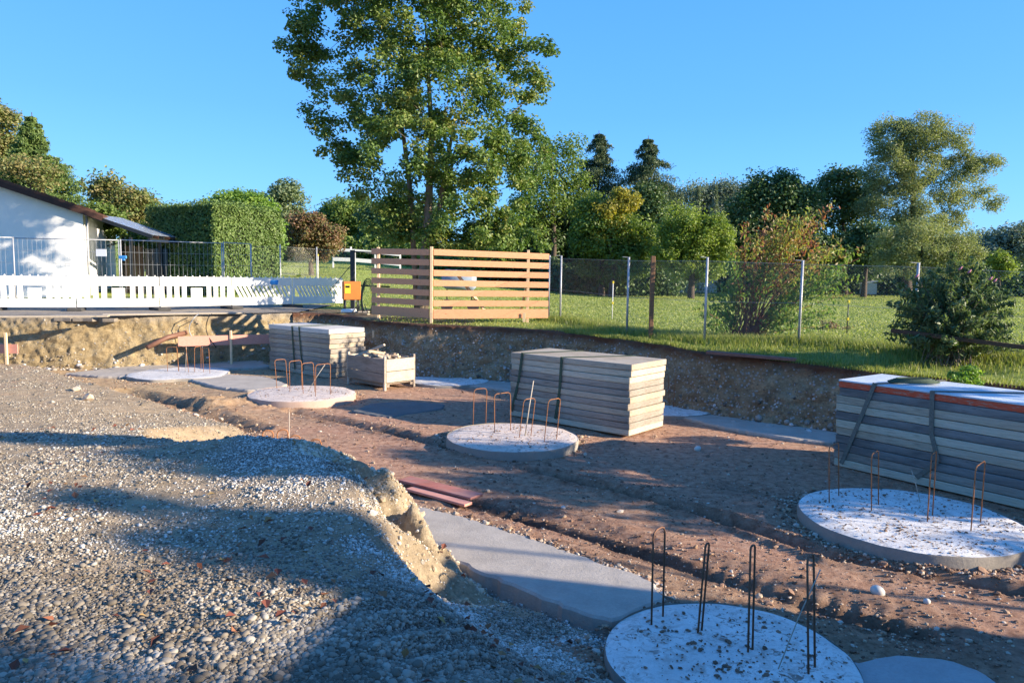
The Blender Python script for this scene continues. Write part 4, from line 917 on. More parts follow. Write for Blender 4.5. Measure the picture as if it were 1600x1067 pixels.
# chain link fences ------------------------------------------------------------
def chain_link(name, posts, label, h, mesh=.055, wr=.0022, mat=CHAIN, postr=.026, brace=True, group=None, arm=True):
    """posts: list of (foot xyz). The net and line wires are one part, every post its own"""
    root = empty(name, posts[0][0], label, 'fence', group); off = root.location
    V = []; Fc = []
    for (a, ha), (b, hb) in zip(posts, posts[1:]):
        a, b = a - off, b - off; d = (b - a); L = math.hypot(d.x, d.y); n = int(L / mesh)
        for k in range(-int(1.6 / mesh), n + 1):
            for sgn in (1, -1):
                s0, s1 = k * mesh, k * mesh + ha
                t0, t1 = max(0, s0), min(L, s1)
                if t1 <= t0: continue
                za, zb = (t0 - s0), (t1 - s0)
                if sgn < 0: t0, t1, = L - t0, L - t1
                def W_(t, z): q = a.lerp(b, t / L); return Vector((q.x, q.y, q.z + .03 + z * (ha + (hb - ha) * t / L - .05) / ha))
                p, q = W_(t0, za), W_(t1, zb); i = len(V); w = Vector((0, 0, wr * .8)); o_ = Vector((.003 * sgn, .003 * sgn, 0))
                V += [p - w + o_, q - w + o_, q + w + o_, p + w + o_]; Fc.append((i, i + 1, i + 2, i + 3))
    o = np_mesh('chain_link_net', np.array([list(v) for v in V]), np.array(Fc), mat, parent=root)
    m = MB()
    for (a, ha), (b, hb) in zip(posts, posts[1:]):
        for fr in (.03, .5, .985): m.tube([a - off + Vector((0, -.01, ha * fr)), b - off + Vector((0, -.01, hb * fr))], .003, 4, False)
    m.build('line_wires', GALV_D, root)
    for k, (a, ha) in enumerate(posts):
        q = a - off; m = MB(); m.tube([q + Vector((0, -.03, -.1)), q + Vector((0, -.03, ha + .05))], postr, 10)
        if arm: m.beam(q + Vector((-.14, -.03, ha + .055)), q + Vector((.03, -.03, ha + .045)), .03, .012)
        m.build('post', GALV, root)
    return root
def foot(x, y, z0=1.3, dz=0.0):
    q = G(x, y, z0); return Vector((q.x, q.y, gz(q.x, q.y) + dz))
FP = []
for x_, yb, yt in ((857, 503, 402), (875, 503.5, 402.5), (979, 520, 405.5), (1100, 531, 406), (1247, 536, 411), (1425, 549, 415), (1610, 562, 424)):
    q = foot(x_, yb, 1.27); tp = P(x_, yt, q.y); FP.append((q, min(1.75, max(1.35, tp.z - q.z))))
chain_link('chain_link_fence', FP, 'long grey chain link fence on thin steel posts along the right lip', 1.55)
FP2 = []
for x_, yt, Yd in ((392, 384, 29), (438, 384, 29), (495, 388, 30), (555, 392, 29)):
    q = P(x_, yt, Yd); g = gz(q.x, q.y); FP2.append((Vector((q.x, q.y, g)), q.z - g))
chain_link('chain_link_fence', FP2, 'short chain link fence in the meadow behind the slanted slot barrier boards', 1.5, arm=False)
q = foot(1016, 524, 1.27); tp = P(1016, 404, q.y).z; m = MB().box((0, 0, (tp - q.z) / 2), (.09, .09, tp - q.z + .1), bevel=.008).rough(.008, 5); o = m.build('wooden_post', wood('brown_post', (.10, .05, .03), (.30, .17, .09))); o.location = (q.x, q.y - .06, q.z); tag(o, 'square reddish brown wooden post among the steel fence posts', 'post')
# meadow stakes with insulators
for x_, yt, yb, Yd, lab in ((958, 440, 500, 21, 'thin meadow stake with a yellow insulator between two fence posts'), (1326, 470, 530, 17, 'thin meadow stake with yellow insulators right of the red stemmed shrub'), (497, 398, 430, 31, 'yellow tipped stake standing in the left meadow')):
    q = P(x_, yt, Yd); g = gz(q.x, q.y); root = empty('meadow_stake', (q.x, q.y, g), lab, 'stake', 'meadow stakes with yellow insulators'); h = q.z - g
    MB().tube([(0, 0, -.05), (0, 0, h)], .012, 6).build('rod', WHITE if x_ < 1000 else DARKSTEEL, root)
    for zz in (h - .02, h * .45): MB().box((0, 0, zz), (.05, .05, .07), bevel=.01).build('insulator', YELLOW, root)

# ---------------------------------------------------------------- slatted timber screen
def screen():
    A, Bq, D = foot(583, 497), foot(674, 504), foot(855, 506); D = P(855, 506, Bq.y + 1.0); D.z = 0
    z = 1.32; A.z = Bq.z = D.z = z
    root = empty('slatted_screen', Bq, 'fresh timber slatted screen of two panels meeting at a corner post', 'timber screen'); off = Bq
    hA, hB, hD = P(583, 388, A.y).z - z, P(674, 389, Bq.y).z - z, P(855, 396, D.y).z - z
    for (p, q, hp_, hq) in ((A, Bq, hA, hB), (Bq, D, hB, hD)):
        nrm = Vector((q.y - p.y, -(q.x - p.x), 0)).normalized() * .045
        if nrm.y > 0: nrm = -nrm
        for k in range(7):
            f0 = k / 7; w = .155 if k < 6 else .24
            ja, jb = random.uniform(-.006, .006), random.uniform(-.006, .006)
            za = hp_ - .085 - f0 * (hp_ - .05) + ja; zb = hq - .085 - f0 * (hq - .05) + jb
            if k == 6: za -= .02; zb -= .02
            p2 = p.lerp(q, .012 if p is Bq else 0); q2 = p.lerp(q, .985 if p is A else 1)
            MB().beam(p2 - off + nrm + Vector((0, 0, za)), q2 - off + nrm + Vector((0, 0, zb)), .026, w, bevel=.003).build('slat', NEWWOOD, root)
    for t, (p, hh) in enumerate(((A.lerp(Bq, .1), hA), (Bq, hB + .03), (Bq.lerp(D, .82), hD + .05))):
        MB().box((p.x - off.x, p.y - off.y - (.02 if t == 1 else 0), (hh - .2) / 2), (.07, .09, hh + .25), bevel=.004).build('post', NEWWOOD_L, root)
    q = Bq.lerp(D, .82) - off; MB().beam((q.x, q.y + .05, 1.1), (q.x - .2, q.y + 1.3, 0), .06, .08).build('brace', NEWWOOD_L, root)
    q = Bq.lerp(D, .2) - off; MB().beam((q.x, q.y + .05, 1.25), (q.x + .9, q.y + 1.0, 0), .05, .07).build('brace', NEWWOOD_L, root)
    # stake in front that throws the upright shadow
    return A, Bq, D
SA, SB, SD = screen()
q = SB.lerp(SD, .79); o = MB().box((0, 0, 0), (.07, .03, .24), bevel=.003).build('stake_stub', NEWWOOD_L); o.location = (q.x, q.y - .12, 1.32 + .1); tag(o, 'short wooden stub leaning at the foot of the slatted screen', 'stake')
# tarp covered frame behind the screen
q = P(718, 425, 24.0); g = gz(q.x, q.y); root = empty('covered_cart', (q.x, q.y, g), 'blue grey tarpaulin over a dark wheeled frame glimpsed through the slatted screen', 'cart'); h = q.z - g
MB().box((0, 0, h * .8), (1.1, .7, h * .5), bevel=.12).rough(.12, 3).build('tarpaulin', TARP, root, smooth=True)
MB().tube([(-.4, 0, .25), (-.4, 0, h * .6)], .02).tube([(.4, 0, .25), (.4, 0, h * .6)], .02).tube([(-.4, 0, .3), (.5, 0, .3)], .02).build('frame', DARKSTEEL, root)
for s in (-.4, .45):
    m = MB(); m.tube([(s, -.04, .2), (s, .04, .2)], .2, 16); m.build('wheel', RUBBER, root)

# ---------------------------------------------------------------- power box, dark post, hoses
q = G(549, 476, 1.34); q = Vector((P(549, 476, 22.9).x, 22.9, 0)); g = gz(q.x, q.y)
root = empty('power_box', (q.x, q.y, g), 'orange electric distribution box with a yellow label beside the last barrier board', 'power box', None, .35)
zc = P(549, 454, 22.9).z - g
MB().box((0, 0, zc), (.52, .42, .56), bevel=.015).build('cabinet', ORANGE, root); MB().box((-.14, -.216, zc + .06), (.17, .006, .28)).build('yellow_label', YELLOW, root)
MB().box((-.14, -.222, zc + .12), (.13, .004, .07)).build('label_print', BLACK, root)
for lx in (-.2, .2):
    for ly in (-.15, .15): MB().tube([(lx, ly, 0), (lx, ly, zc - .25)], .02).build('leg', DARKSTEEL, root)
q = Vector((P(551, 440, 24.2).x, 24.2, 0)); g = gz(q.x, q.y); h = P(551, 391, 24.2).z - g
root = empty('gate_post', (q.x, q.y, g), 'dark steel post with slanting stay and side rails behind the orange box', 'gate post')
MB().box((0, 0, h / 2), (.14, .10, h), bevel=.01).build('post', DARKSTEEL, root); MB().tube([(-.05, 0, h * .75), (-.75, -.1, .6)], .012, 6).build('stay', DARKSTEEL, root)
MB().tube([(.05, 0, h - .05), (1.2, .1, h - .08)], .025, 6).tube([(.05, 0, h * .42), (1.2, .1, h * .40)], .03, 6).build('rail', DARKSTEEL, root)
q = Vector((P(574, 455, 21.9).x, 21.9, 0)); g = gz(q.x, q.y); m = MB(); zc = P(574, 467, 21.9).z - g
for k in range(5):
    rr_ = .36 + .04 * k; m.tube([(math.cos(t) * rr_ * .42, .03 * k + .02 * math.sin(t * 3), max(.02, zc - .0 + math.sin(t) * rr_ * 1.15)) for t in np.linspace(0, 6.283, 26)], .013, 6, False)
o = m.build('hose_coil', simple('dark_green_hose', (.02, .035, .02), .5, .2, 10, 0)); o.location = (q.x, q.y, g); tag(o, 'coiled dark hose hanging between the orange box and the slatted screen', 'hose')
m = MB(); a = P(560, 470, 21.6); b = P(575, 500, 19.8)
for k in range(4): m.tube([(a.x + .06 * k, 21.6, 1.6), (a.x - .1 + .15 * k, 21.2, 1.38), (a.x - .8 + .3 * k, 20.9 + .1 * k, 1.37), (b.x - 1.4 + .5 * k, 20.8 + .2 * k, 1.38)], .015, 6)
tag(m.build('cable_tangle', BLACK), 'black cables tangled on the ground in front of the orange box', 'cables')
q = P(545, 475, 22.2); o = MB().box((0, 0, 0), (.4, .25, .12), bevel=.03).rough(.05, 8).build('cement_sack', WHITE); o.location = (q.x, q.y, gz(q.x, q.y) + .07); tag(o, 'crumpled white sack under the orange box', 'sack')
q = P(566, 479, 21.6); o = MB().box((0, 0, 0), (.45, .3, .1), bevel=.03).rough(.06, 8).build('cement_sack', PALEWOOD); o.location = (q.x, q.y, gz(q.x, q.y) + .06); tag(o, 'flattened pale sack under the coiled hose', 'sack')
# white rail fence up the meadow
Q = []
for x_, yt in ((520, 388), (548, 389), (586, 392), (625, 396)):
    q = P(x_, yt, 52); g = gz(q.x, q.y); Q.append(Vector((q.x, q.y, q.z)))
root = empty('rail_fence', (Q[0].x, Q[0].y, gz(Q[0].x, Q[0].y)), 'white two rail paddock fence far up the left meadow', 'fence'); off = root.location
m = MB()
for a, b in zip(Q, Q[1:]): m.beam(a - off + Vector((0, 0, -.1)), b - off + Vector((0, 0, -.1)), .05, .2); m.beam(a - off + Vector((0, 0, -.75)), b - off + Vector((0, 0, -.75)), .05, .26)
m.build('rails', WHITE, root)
for a in Q: MB().box((a.x - off.x, a.y - off.y + .06, a.z - off.z - .6), (.1, .1, 1.5)).build('post', WHITE, root)
# shed at the far side of the meadow and a parked pale vehicle
a = P(1057, 446, 66); b = P(1120, 446, 66); g = gz(a.x, a.y); h = P(1090, 421, 66).z - g
root = empty('field_shed', ((a.x + b.x) / 2, 66, g), 'small flat roofed white shed at the far side of the meadow', 'shed'); wd = b.x - a.x
MB().box((0, 1.2, h / 2 - .5), (wd, 2.6, h + 1)).build('wall', RENDERW, root); MB().box((0, 1.2, h + .08), (wd + .3, 2.9, .14)).build('roof', FASCIA, root); MB().box((-.3, -.12, h * .42), (.9, .05, h * .8)).build('door', GALV_D, root)

a = P(1357, 445, 61); g = gz(a.x, a.y); root = empty('feed_bin', (a.x, 61, g), 'small pale blue bin with sloping lid beyond the meadow, right of the red stemmed shrub', 'bin')
PALEB = simple('pale_blue_paint', (.36, .43, .50), .5, .1, 3, 0)
MB().box((0, 0, .62), (1.05, .8, .9), bevel=.03).build('body', PALEB, root); MB().beam((-.6, 0, 1.02), (.6, 0, 1.26), .95, .05, bevel=.01).build('lid', WHITE, root)
for sx in (-.45, .45):
    for sy in (-.3, .3): MB().box((sx, sy, .09), (.07, .07, .2)).build('leg', DARKSTEEL, root)

# ---------------------------------------------------------------- house and patio
HY = 30.2
c = P(133, 430, HY); zt = P(133, 332, HY).z; g = 1.32; sl_ = .34; Lw = 7.0
root = empty('house', (c.x, HY, g), 'white rendered house gable with a dark brown tiled roof at the left edge', 'house', None, R(21))
ze = zt - g
m = MB(); bm = m.bm
prof = [(0, 0), (0, ze), (-Lw, ze + sl_ * Lw), (-2 * Lw, ze), (-2 * Lw, 0)]
fr = [bm.verts.new((x, 0, z)) for x, z in prof]; bk = [bm.verts.new((x, 9, z)) for x, z in prof]
bm.faces.new(fr); bm.faces.new(bk[::-1])
for k in range(5): bm.faces.new((fr[k], fr[(k + 1) % 5], bk[(k + 1) % 5], bk[k]))
m.build('wall', RENDERW, root)
ov = .75
m = MB()
for sgn in (1, -1):
    x0, x1 = (-Lw, ov) if sgn > 0 else (-Lw, -2 * Lw - ov)
    zr, zb_ = ze + sl_ * Lw + .12, ze - sl_ * ov + .12
    m.beam((x0, 4.4, zr), (x1, 4.4, zb_), 9.5, .14)
roof = m.build('roof', TILE, root)
m = MB()
for k in range(int((Lw + ov) / .3)):
    t = k * .3; m.beam((-Lw + t, -.30, ze + sl_ * Lw - sl_ * t + .23), (-Lw + t + .3, -.30, ze + sl_ * Lw - sl_ * (t + .3) + .20), .12, .05)
m.build('verge_tiles', TILE, roof)
MB().beam((-Lw, -.37, ze + sl_ * Lw + .02), (ov, -.37, ze - sl_ * ov + .02), .04, .2).build('fascia', FASCIA, root)
MB().tube([(.1, 0, ze - .1), (.45, 0, ze - .05), (.65, 0, ze - .25)], .05, 8).tube([(.12, .1, 0), (.12, .1, ze - .1)], .05, 8).build('downpipe', GALV, root)
# patio canopy on the right of the house
root = empty('patio_canopy', (c.x + .1, HY + .3, g), 'lean to patio canopy with pale panes beside the white house', 'patio canopy')
pz0, pz1 = P(135, 338, HY + .6).z - g, P(240, 371, HY + .6).z - g; wx = P(240, 370, HY + .6).x - c.x
for k in range(6):
    y = k * .5; MB().beam((0, y, pz0), (wx, y, pz1), .08, .12).build('rafter', FASCIA if k % 2 else DARKSTEEL, root)
m = MB()
for k in range(5): m.beam((0, k * .5 + .25, pz0 + .09), (wx, k * .5 + .25, pz1 + .09), .44, .015)
m.build('roof_panes', PANE, root)
MB().beam((wx - .1, -.1, pz1 - .12), (wx - .1, 2.6, pz1 - .12), .1, .14).build('eave_beam', DARKSTEEL, root)
for y in (0, 2.5): MB().box((wx - .9, y, (pz1 - .05) / 2), (.1, .1, pz1)).build('post', DARKSTEEL, root)
m = MB(); 
for k in range(5): m.box((.1 + k * .17, 2.6, 1.1), (.14, .05, 2.2))
m.build('board_wall', wood('shade_dark_cladding', (.05, .035, .025), (.12, .08, .055)), root)  # boards coloured extra dark to stand in for the shade of an open carport
MB().box((1.45, 2.6, 1.05), (1.0, .06, 2.1)).build('glazed_door', DOORGLASS, root)

# ---------------------------------------------------------------- vegetation
def limbs(root, trunk_pts, trunk_r, targets, mat, tmin=.012, seed=0, name='trunk', sag=.0):
    """trunk plus limbs that reach the clumps, one mesh"""
    rs = random.Random(seed); m = MB(); tp = [Vector(p) for p in trunk_pts]
    dense = []; 
    for i in range(len(tp) - 1):
        for t in (0, .25, .5, .75): dense.append((tp[i].lerp(tp[i + 1], t), trunk_r[i] + (trunk_r[i + 1] - trunk_r[i]) * t))
    dense.append((tp[-1], trunk_r[-1])); m.tube([d[0] for d in dense], [d[1] for d in dense], 9)
    H0 = tp[0].z; nodes = [(p, r, 0) for p, r in dense if p.z > H0 + .12 * (tp[-1].z - H0)]
    axis_ = lambda q: min((p - q).length for p, r in dense)
    for q in sorted(targets, key=axis_):
        best = min(nodes, key=lambda nd: (nd[0] - q).length + max(0, nd[0].z - q.z + .15 * (nd[0] - q).length) * 1.3 + nd[2] * .15)
        p, r, lv = best; L = (q - p).length
        if L < .15: continue
        r1 = max(tmin, min(r * .55, .012 + .016 * L)); mid = p.lerp(q, .5) + Vector((rs.uniform(-.1, .1), rs.uniform(-.1, .1), rs.uniform(.0, .14) - sag)) * L
        pts = []; n = 5
        for k in range(n + 1):
            t = k / n; pts.append(p * (1 - t) ** 2 + mid * 2 * t * (1 - t) + q * t * t)
        rad = [r1 + (max(tmin * .6, r1 * .35) - r1) * k / n for k in range(n + 1)]
        m.tube(pts, rad, 5 if r1 < .06 else 7, False)
        for k in range(2, n + 1): nodes.append((pts[k], rad[k], lv + 1))
    return m.build(name, mat, root)
def sample_blobs(blobs, n, shell=.55):
    rs = rng
    vol = np.array([b[3] * b[4] * b[5] for b in blobs]) ** .8; idx = rs.choice(len(blobs), n, p=vol / vol.sum())
    d = rs.normal(size=(n, 3)); d /= np.linalg.norm(d, axis=1)[:, None]; r = rs.random(n) ** (1 / 3) * (1 - shell) + shell * rs.random(n) ** .12 * 1.0
    sdn = int(rs.integers(0, 999)); r = np.minimum(r, 1.0) * (1 + .40 * fbm(d[:, 0] * 1.7 + idx * 3.1, d[:, 1] * 1.7, 1.0, 3, sdn, d[:, 2] * 1.7)); Bm = np.array(blobs)
    return Bm[idx, :3] + d * r[:, None] * Bm[idx, 3:6], idx
def blobs_px(lst, Yd, depth=1.0):
    out = []
    for b in lst:
        px_, py_, rx, ry = b[:4]; dy = b[4] if len(b) > 4 else 0; q = P(px_, py_, Yd + dy); s = MPP(Yd)
        out.append((q.x, q.y, q.z, rx * s, min(rx, ry * 1.5) * s * depth, ry * s))
    return out
def reseed(text):
    global rng
    rng = np.random.default_rng(sum((i + 1) * ord(ch) for i, ch in enumerate(text)))
def tree(name, label, cat, blobs, base, trunk_top, mat, n_cl, n_leaf, leaf, cl_r, trunk_r=.2, bark=BARK_D, group=None, flat=.75, nlimb=60, seed=0, asp=.75, droop=None, part='crown', tname='trunk'):
    reseed(label)
    root = empty(name, base, label, cat, group); off = np.array(base)
    c, _ = sample_blobs(blobs, n_cl); c = c - off
    tt = Vector(trunk_top) - Vector(base)
    tp = [Vector((0, 0, -.2)), tt * .3 + Vector((rng.normal() * .03, 0, 0)) * tt.z, tt * .62 + Vector((rng.normal() * .03, 0, 0)) * tt.z, tt]
    tg = [Vector(q) for q in c[rng.permutation(n_cl)[:nlimb]]]
    limbs(root, tp, [trunk_r * 1.25, trunk_r * .85, trunk_r * .55, trunk_r * .2], tg, bark, tmin=max(.008, trunk_r * .06), seed=seed, name=tname)
    k = rng.integers(0, n_cl, n_leaf); r = cl_r * (.7 + .6 * rng.random(n_cl))[k]
    d = rng.normal(size=(n_leaf, 3)); d /= np.linalg.norm(d, axis=1)[:, None]; rad = rng.random(n_leaf) ** .45
    pts = c[k] + d * (rad * r)[:, None] * np.array([1, 1, flat])
    nr = d * .6 + np.array([0, 0, .75])
    cr = rng.random(n_cl)[k] * .55 + rng.random(n_leaf) * .45
    cr = np.clip(cr, 0, 1)
    leaves_mesh(part, pts, leaf * rng.uniform(.7, 1.25, n_leaf), mat, nrm=nr, parent=root, rnd=cr, asp=asp, droop=droop)
    return root
def on_ground(px_, Yd): q = P(px_, 450, Yd); return (q.x, Yd, gz(q.x, Yd))

LM = {
 'maple': mat_leaf('maple_leaf', [(0.050, 0.095, 0.025), (0.084, 0.151, 0.036), (0.129, 0.202, 0.050), (0.190, 0.241, 0.067), (0.358, 0.302, 0.078)], .3),
 'green': mat_leaf('green_leaf', [(0.074, 0.121, 0.028), (0.127, 0.191, 0.040), (0.212, 0.282, 0.063)], .3),
 'dark': mat_leaf('dark_leaf', [(0.047, 0.088, 0.034), (0.081, 0.135, 0.047), (0.135, 0.203, 0.068)], .2),
 'spruce': mat_leaf('spruce_needles', [(0.046, 0.078, 0.046), (0.072, 0.117, 0.058), (0.156, 0.182, 0.078)], .1),
 'bright': mat_leaf('bright_leaf', [(0.092, 0.175, 0.028), (0.165, 0.280, 0.047), (0.276, 0.385, 0.071)], .35),
 'thuja': mat_leaf('thuja_spray', [(.07, .125, .03), (.12, .19, .05), (.19, .26, .08)], .2),
 'yellowgreen': mat_leaf('yellow_green_leaf', [(.11, .165, .03), (.18, .245, .05), (.29, .34, .085)], .35),
 'yellow': mat_leaf('yellow_leaf', [(.17, .19, .035), (.30, .27, .05), (.46, .38, .07)], .35),
 'red': mat_leaf('reddish_leaf', [(.14, .09, .05), (.24, .13, .08), (.15, .17, .06), (.32, .18, .11)], .3),
 'brownish': mat_leaf('brownish_leaf', [(0.099, 0.154, 0.039), (0.154, 0.198, 0.061), (0.253, 0.209, 0.088), (0.121, 0.176, 0.044)], .3),
 'willow': mat_leaf('willow_leaf', [(.16, .19, .09), (.24, .27, .13), (.36, .37, .19)], .3),
 'bluegreen': mat_leaf('blue_green_leaf', [(0.106, 0.151, 0.082), (0.169, 0.222, 0.117), (0.254, 0.302, 0.163)], .3),
 'dogwood': mat_leaf('dogwood_leaf', [(.09, .18, .035), (.15, .24, .05), (.25, .30, .07), (.30, .20, .09), (.30, .10, .07)], .35),
 'buddleia': mat_leaf('buddleia_leaf', [(.07, .115, .045), (.12, .17, .07), (.21, .26, .13)], .25),
 'far': mat_leaf('far_leaf', [(0.112, 0.150, 0.125), (0.150, 0.194, 0.150), (0.225, 0.250, 0.163)], .2),
}
# the big maple
MY = 24.5
mb = blobs_px([(545, 30, 80, 50), (470, 62, 42, 26), (500, 110, 48, 34, 1), (640, 20, 120, 80), (750, 30, 80, 70), (660, -80, 130, 80), (830, 95, 42, 38), (790, 130, 60, 60), (700, 140, 80, 60, -1), (600, 140, 70, 60, -1),
     (520, 175, 48, 34), (560, 215, 62, 42, .5), (500, 225, 42, 24), (640, 230, 70, 60, -1.5), (720, 235, 70, 60, -1), (800, 225, 46, 50), (545, 260, 40, 18), (780, 285, 55, 35), (825, 300, 28, 28), (600, 295, 45, 40),
     (660, 320, 60, 60, 1), (730, 340, 60, 45, -1), (790, 355, 50, 30, -.5), (835, 378, 22, 12, -.5), (620, 360, 30, 35, .5), (760, 385, 80, 22, -.5), (860, 250, 18, 22, 2), (745, 365, 70, 34, -.8), (700, 375, 50, 26, -.8), (810, 345, 34, 34, -.3), (610, 345, 36, 40, .3), (470, 90, 34, 30)], MY, 1.0)
bs = on_ground(657, MY)
tree('maple_tree', 'tall maple with several bare lower stems, towering behind the slatted timber screen', 'tree', mb, bs, P(665, 40, MY), LM['maple'], 900, 94000, .115, .36, .17, BARK, nlimb=330, seed=1)
mt = [o for o in bpy.data.objects if o.name == 'maple_tree'][0]
m = MB()
for pts_ in ([(652, 395), (641, 300), (632, 225), (618, 130)], [(664, 390), (690, 300), (697, 262), (712, 180)]):
    q = [P(x, y, MY + (.2 if k else 0)) - mt.location for k, (x, y) in enumerate(pts_)]; q[0].z = -.1; m.tube(q, [.10, .085, .07, .04], 9)
m.build('side_stem', BARK, mt)

TG = 'trees round the meadow'
def T(name, label, px_list, Yd, mat, ncl, nl, leaf, clr, tr, trunk, **kw):
    b = blobs_px(px_list, Yd); x, yt = trunk; return tree(name, label, 'tree', b, on_ground(x, Yd), P(x, yt, Yd), LM[mat], int(ncl * 1.35), int(nl * 1.7), leaf * .74, clr * .86, tr, group=TG, **kw)
def conifer(label, px_, ytop, Yd, wpx, mat='spruce', n=9000, leaf=.4, ybase=None, droop=.35, name='spruce_tree', cat='tree', taper=1.0):
    reseed(label)
    base = on_ground(px_, Yd); H = P(px_, ytop, Yd).z - base[2]; root = empty(name, base, label, cat, TG); Rr = wpx * MPP(Yd)
    MB().tube([(0, 0, -.3), (0, 0, H * .5), (0, 0, H)], [H * .018, H * .011, .02], 8).build('trunk', BARK_D, root)
    pts = []; nr = []
    tiers = int(H / .36)
    for t in range(tiers):
        fz_ = .10 + .9 * t / tiers; rr_ = Rr * (1 - fz_) ** taper * rng.uniform(.8, 1.15) + .12; nb = 5 + int(6 * (1 - fz_))
        for k in range(nb):
            a = rng.uniform(0, 6.283); L = rr_ * rng.uniform(.72, 1.12); m_ = max(6, int(n / (tiers * nb) * (.5 + 1.1 * (1 - fz_))))
            s = rng.random(m_) ** .65; z = fz_ * H + .12 * L * s - droop * L * s ** 2; w = (.13 + .17 * (1 - s)) * L + .05
            p = np.stack([math.cos(a) * L * s + rng.normal(0, 1, m_) * w * .6, math.sin(a) * L * s + rng.normal(0, 1, m_) * w * .6, z - np.abs(rng.normal(0, 1, m_)) * .14 * (1 + .3 * L)], 1); pts.append(p)
    pts = np.concatenate(pts); leaves_mesh('crown', pts, leaf * rng.uniform(.6, 1.2, len(pts)), LM[mat], parent=root, asp=.4, droop=(0, 0, -.8), nrm=np.tile((0, 0, .5), (len(pts), 1)))
    return root
conifer('bushy bright green conifer rising behind the white house roof', 62, 176, 44, 135, 'thuja', 60000, .19, droop=.1, name='conifer_tree', taper=1.1)
T('deciduous_tree', 'yellowish tree cut by the left edge behind the house roof', [(-5, 205, 22, 42), (-15, 260, 40, 40)], 50, 'brownish', 60, 6000, .3, 1.0, .2, (-10, 200))
T('deciduous_tree', 'pinkish thin crowned small tree behind the house roof in front of the bright conifer', [(42, 262, 34, 16), (70, 280, 22, 14)], 36, 'brownish', 34, 900, .2, .6, .1, (50, 255))
T('deciduous_tree', 'brown tinged tree between the bright conifer and the clipped hedge', [(172, 300, 26, 22), (205, 325, 34, 28), (228, 365, 24, 36)], 40, 'brownish', 110, 9000, .24, .8, .15, (190, 300))
T('deciduous_tree', 'green tree low beside the patio canopy', [(150, 350, 30, 26), (235, 385, 24, 36)], 36, 'green', 80, 6500, .22, .7, .12, (150, 320))
T('deciduous_tree', 'bushy light green tree whose top shows above the clipped hedge', [(365, 318, 50, 14), (395, 345, 30, 38), (420, 365, 18, 40)], 37, 'bright', 110, 9000, .2, .6, .14, (390, 320))
T('deciduous_tree', 'tall pale blue green tree left of the rust tinged bush', [(452, 312, 20, 28), (435, 335, 18, 34), (450, 360, 30, 32)], 78, 'bluegreen', 90, 7000, .42, 1.3, .3, (447, 300))
T('deciduous_tree', 'small far grey green tree just right of the clipped hedge', [(405, 325, 22, 18), (415, 360, 25, 30)], 80, 'bluegreen', 50, 4000, .42, 1.3, .25, (410, 320))
T('deciduous_tree', 'rounded rust tinged bushy tree standing in the left meadow', [(485, 358, 34, 24), (505, 372, 26, 22), (470, 378, 20, 18), (487, 390, 32, 13)], 46, 'red', 110, 10000, .22, .7, .15, (487, 350))
T('deciduous_tree', 'dense dark green tree behind the white rail fence', [(545, 340, 38, 32), (575, 358, 34, 34), (515, 365, 20, 24)], 72, 'green', 120, 12000, .38, 1.3, .3, (548, 335))
T('deciduous_tree', 'dark leafy tree showing behind the left side of the maple stems', [(605, 355, 35, 40), (650, 360, 35, 40)], 66, 'dark', 90, 8000, .38, 1.3, .3, (610, 340))
T('deciduous_tree', 'airy tall tree with see through crown between the maple and the spruces', [(830, 255, 36, 34), (880, 245, 34, 30), (850, 310, 48, 40), (895, 300, 25, 40), (815, 345, 30, 30)], 55, 'green', 120, 7500, .28, 1.1, .22, (862, 225), nlimb=90)
T('deciduous_tree', 'shaded tree filling the gap under the airy tall tree', [(850, 375, 50, 38), (900, 370, 30, 40), (800, 380, 40, 30)], 58, 'dark', 110, 11000, .34, 1.2, .25, (860, 350))
conifer('left one of the two dark spruces right of the maple', 930, 204, 60, 122, n=52000, leaf=.21, taper=.85)
conifer('right one of the two dark spruces right of the maple', 1006, 212, 59, 128, n=52000, leaf=.21, taper=.85)
T('deciduous_tree', 'tree with a golden yellow upper crown in front of the two spruces', [(978, 312, 20, 15), (950, 330, 24, 13), (960, 352, 14, 12), (938, 372, 9, 9)], 50, 'yellow', 48, 3000, .24, .7, .2, (955, 320))
T('deciduous_tree', 'dark olive tree below the golden crown', [(935, 365, 42, 36), (985, 370, 30, 36), (920, 330, 22, 24), (960, 410, 56, 26)], 51, 'green', 120, 11000, .28, 1.0, .2, (940, 340))
T('deciduous_tree', 'dark tree between the golden crown and the light yellow green tree', [(1022, 360, 26, 50), (1010, 320, 20, 26)], 56, 'dark', 80, 8000, .3, 1.1, .2, (1020, 320))
T('deciduous_tree', 'light yellow green rounded tree right of the spruces', [(1070, 360, 36, 34), (1105, 370, 34, 32), (1060, 395, 40, 24), (1120, 395, 22, 24), (1085, 418, 44, 20)], 48, 'yellowgreen', 150, 15000, .22, .75, .2, (1080, 345))
T('deciduous_tree', 'large dark tree behind the red stemmed shrub', [(1215, 305, 36, 28), (1238, 284, 16, 14), (1190, 288, 15, 14), (1160, 318, 18, 18), (1262, 312, 16, 22), (1175, 335, 30, 32), (1235, 345, 44, 44), (1160, 380, 36, 40), (1210, 395, 50, 36), (1215, 428, 60, 20)], 62, 'dark', 200, 19000, .36, 1.3, .35, (1210, 300))
T('deciduous_tree', 'loose dark tree between the large dark tree and the tall willow', [(1318, 290, 36, 24), (1345, 310, 30, 26), (1300, 325, 26, 26), (1325, 365, 36, 34), (1330, 415, 46, 26)], 64, 'dark', 120, 8500, .34, 1.2, .25, (1320, 275), nlimb=90)
T('deciduous_tree', 'dark tree under the left limbs of the tall willow', [(1360, 380, 32, 34), (1290, 395, 30, 26)], 58, 'dark', 70, 7000, .32, 1.1, .2, (1350, 360))
